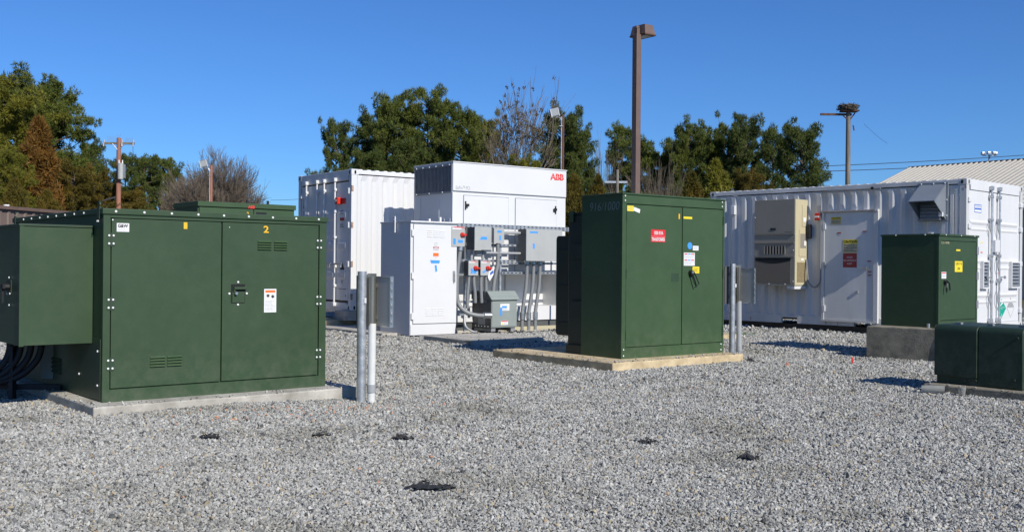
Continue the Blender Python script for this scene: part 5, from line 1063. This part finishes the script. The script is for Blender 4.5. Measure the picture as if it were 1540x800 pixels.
# ------------------------------------------------------------------ small things on the gravel
def scrap(x, y, w, h, seed, label, d=.12):
    rnd = random.Random(seed); nx, ny = 14, 5; q = MB(); G = []
    for j in range(ny):
        row = []
        for i in range(nx):
            u = i/(nx-1); v = j/(ny-1); env = math.sin(math.pi*u)**.6*(.45+.9*abs(noise.noise(Vector((u*4.3, seed*3.1, .5))))+.35*(rnd.random() > .5)); 
            row.append(q._v(((u-.5)*w+rnd.gauss(0, w*.012), (v-.5)*d*env+rnd.gauss(0, .006), .004+h*.55*(env*v*rnd.uniform(.35, 1.15)+.25*noise.noise(Vector((u*6, v*3, seed))))+(.01 if j == 0 else 0))))
        G.append(row)
    for j in range(ny-1):
        for i in range(nx-1):
            if rnd.random() > .16: q.bm.faces.new((G[j][i], G[j][i+1], G[j+1][i+1], G[j+1][i]))
    for k in range(10):
        i = rnd.randrange(2, nx-2); p = G[ny-1][i].co.copy(); q.face([p, p+Vector((rnd.uniform(.01, .03), 0, 0)), p+Vector((rnd.gauss(0, .02), 0, h*rnd.uniform(.1, .4)))])
    o = q.done('fabric_scrap', 'fabric'); o.location = (x, y, groundh(x, y)+.014); sf = o.modifiers.new('s', 'SOLIDIFY'); sf.thickness = .003; tag(o, label, 'fabric scrap', 'torn black fabric scraps in the gravel')
scrap(-.46, 6.03, .29, .04, 1, 'longest flat torn black fabric scrap, nearest the camera', .16)
scrap(-.81, 7.80, .17, .05, 2, 'pointed black fabric scrap in front of the left pipe post')
scrap(1.03, 7.76, .16, .035, 3, 'thin black fabric scrap right of the middle foreground')
scrap(1.64, 7.15, .15, .04, 4, 'black fabric scrap farthest right on the gravel')
scrap(-2.24, 7.72, .15, .045, 5, 'black fabric scrap in front of the left green cabinet')
scrap(-1.44, 7.92, .15, .02, 6, 'flattest black fabric scrap between cabinet and pipe post')
scrap(3.30, 14.3, .12, .13, 7, 'upright black fabric bundle right of the transformer pad', .1)
for x, y, h, m, lab in ((4.69, 14.23, .09, 'redl', 'thin red marker stake before the concrete block'), (3.65, 13.67, .06, 'orange', 'short orange marker stake near the transformer pad')):
    t = thing('marker_stake', lab, 'stake', (x, y, 0)); MB().cyl((0, 0, -.05), (-.012, 0, h), .012, n=6).done('rod', m, t)
rnd = random.Random(9); q = MB()
for k in range(90):
    a = rnd.uniform(0, 6.28); rr = rnd.random(); x = rr*.28*math.cos(a)*1.6; y = rr*.12*math.sin(a); dx = rnd.gauss(0, .02); q.face([(x-.008, y, 0), (x+.008, y, 0), (x+dx, y+rnd.gauss(0, .02), rnd.uniform(.03, .07))])
o = q.done('weeds', 'weed'); o.location = (4.35, 20.1, .01); o['kind'] = 'stuff'; o['label'] = 'small patch of green weeds by the right container'; o['category'] = 'weeds'
# orange clay chips near the left pad and post
rnd = random.Random(12); q = MB()
for k in range(120):
    if k < 90: x = rnd.gauss(-1.75, .75); y = 9.35+.55*(x+1.75)+rnd.gauss(-.15, .3)
    else: x = rnd.uniform(-5, 5); y = rnd.uniform(5.5, 12)
    s = rnd.uniform(.006, .017); z = groundh(x, y)+.022
    vs = [Vector((rnd.gauss(0, 1), rnd.gauss(0, 1), rnd.gauss(0, .5))).normalized() for _ in range(4)]
    vs = [q._v(Vector((x, y, z))+Vector(v_)*s) for v_ in ((1, .2, -.3), (-.8, .7, -.2), (-.3, -1, -.1), (.1, rnd.uniform(-.3, .3), .6))]
    for f in ((0, 1, 3), (1, 2, 3), (2, 0, 3), (0, 2, 1)): q.bm.faces.new([vs[i] for i in f])
o = q.done('clay_chips', mat('orange_clay', (.50, .16, .06), .9, col2=(.55, .30, .16), vscale=20)); o['kind'] = 'stuff'; o['label'] = 'scattered orange clay chips near the left pad'; o['category'] = 'chips'
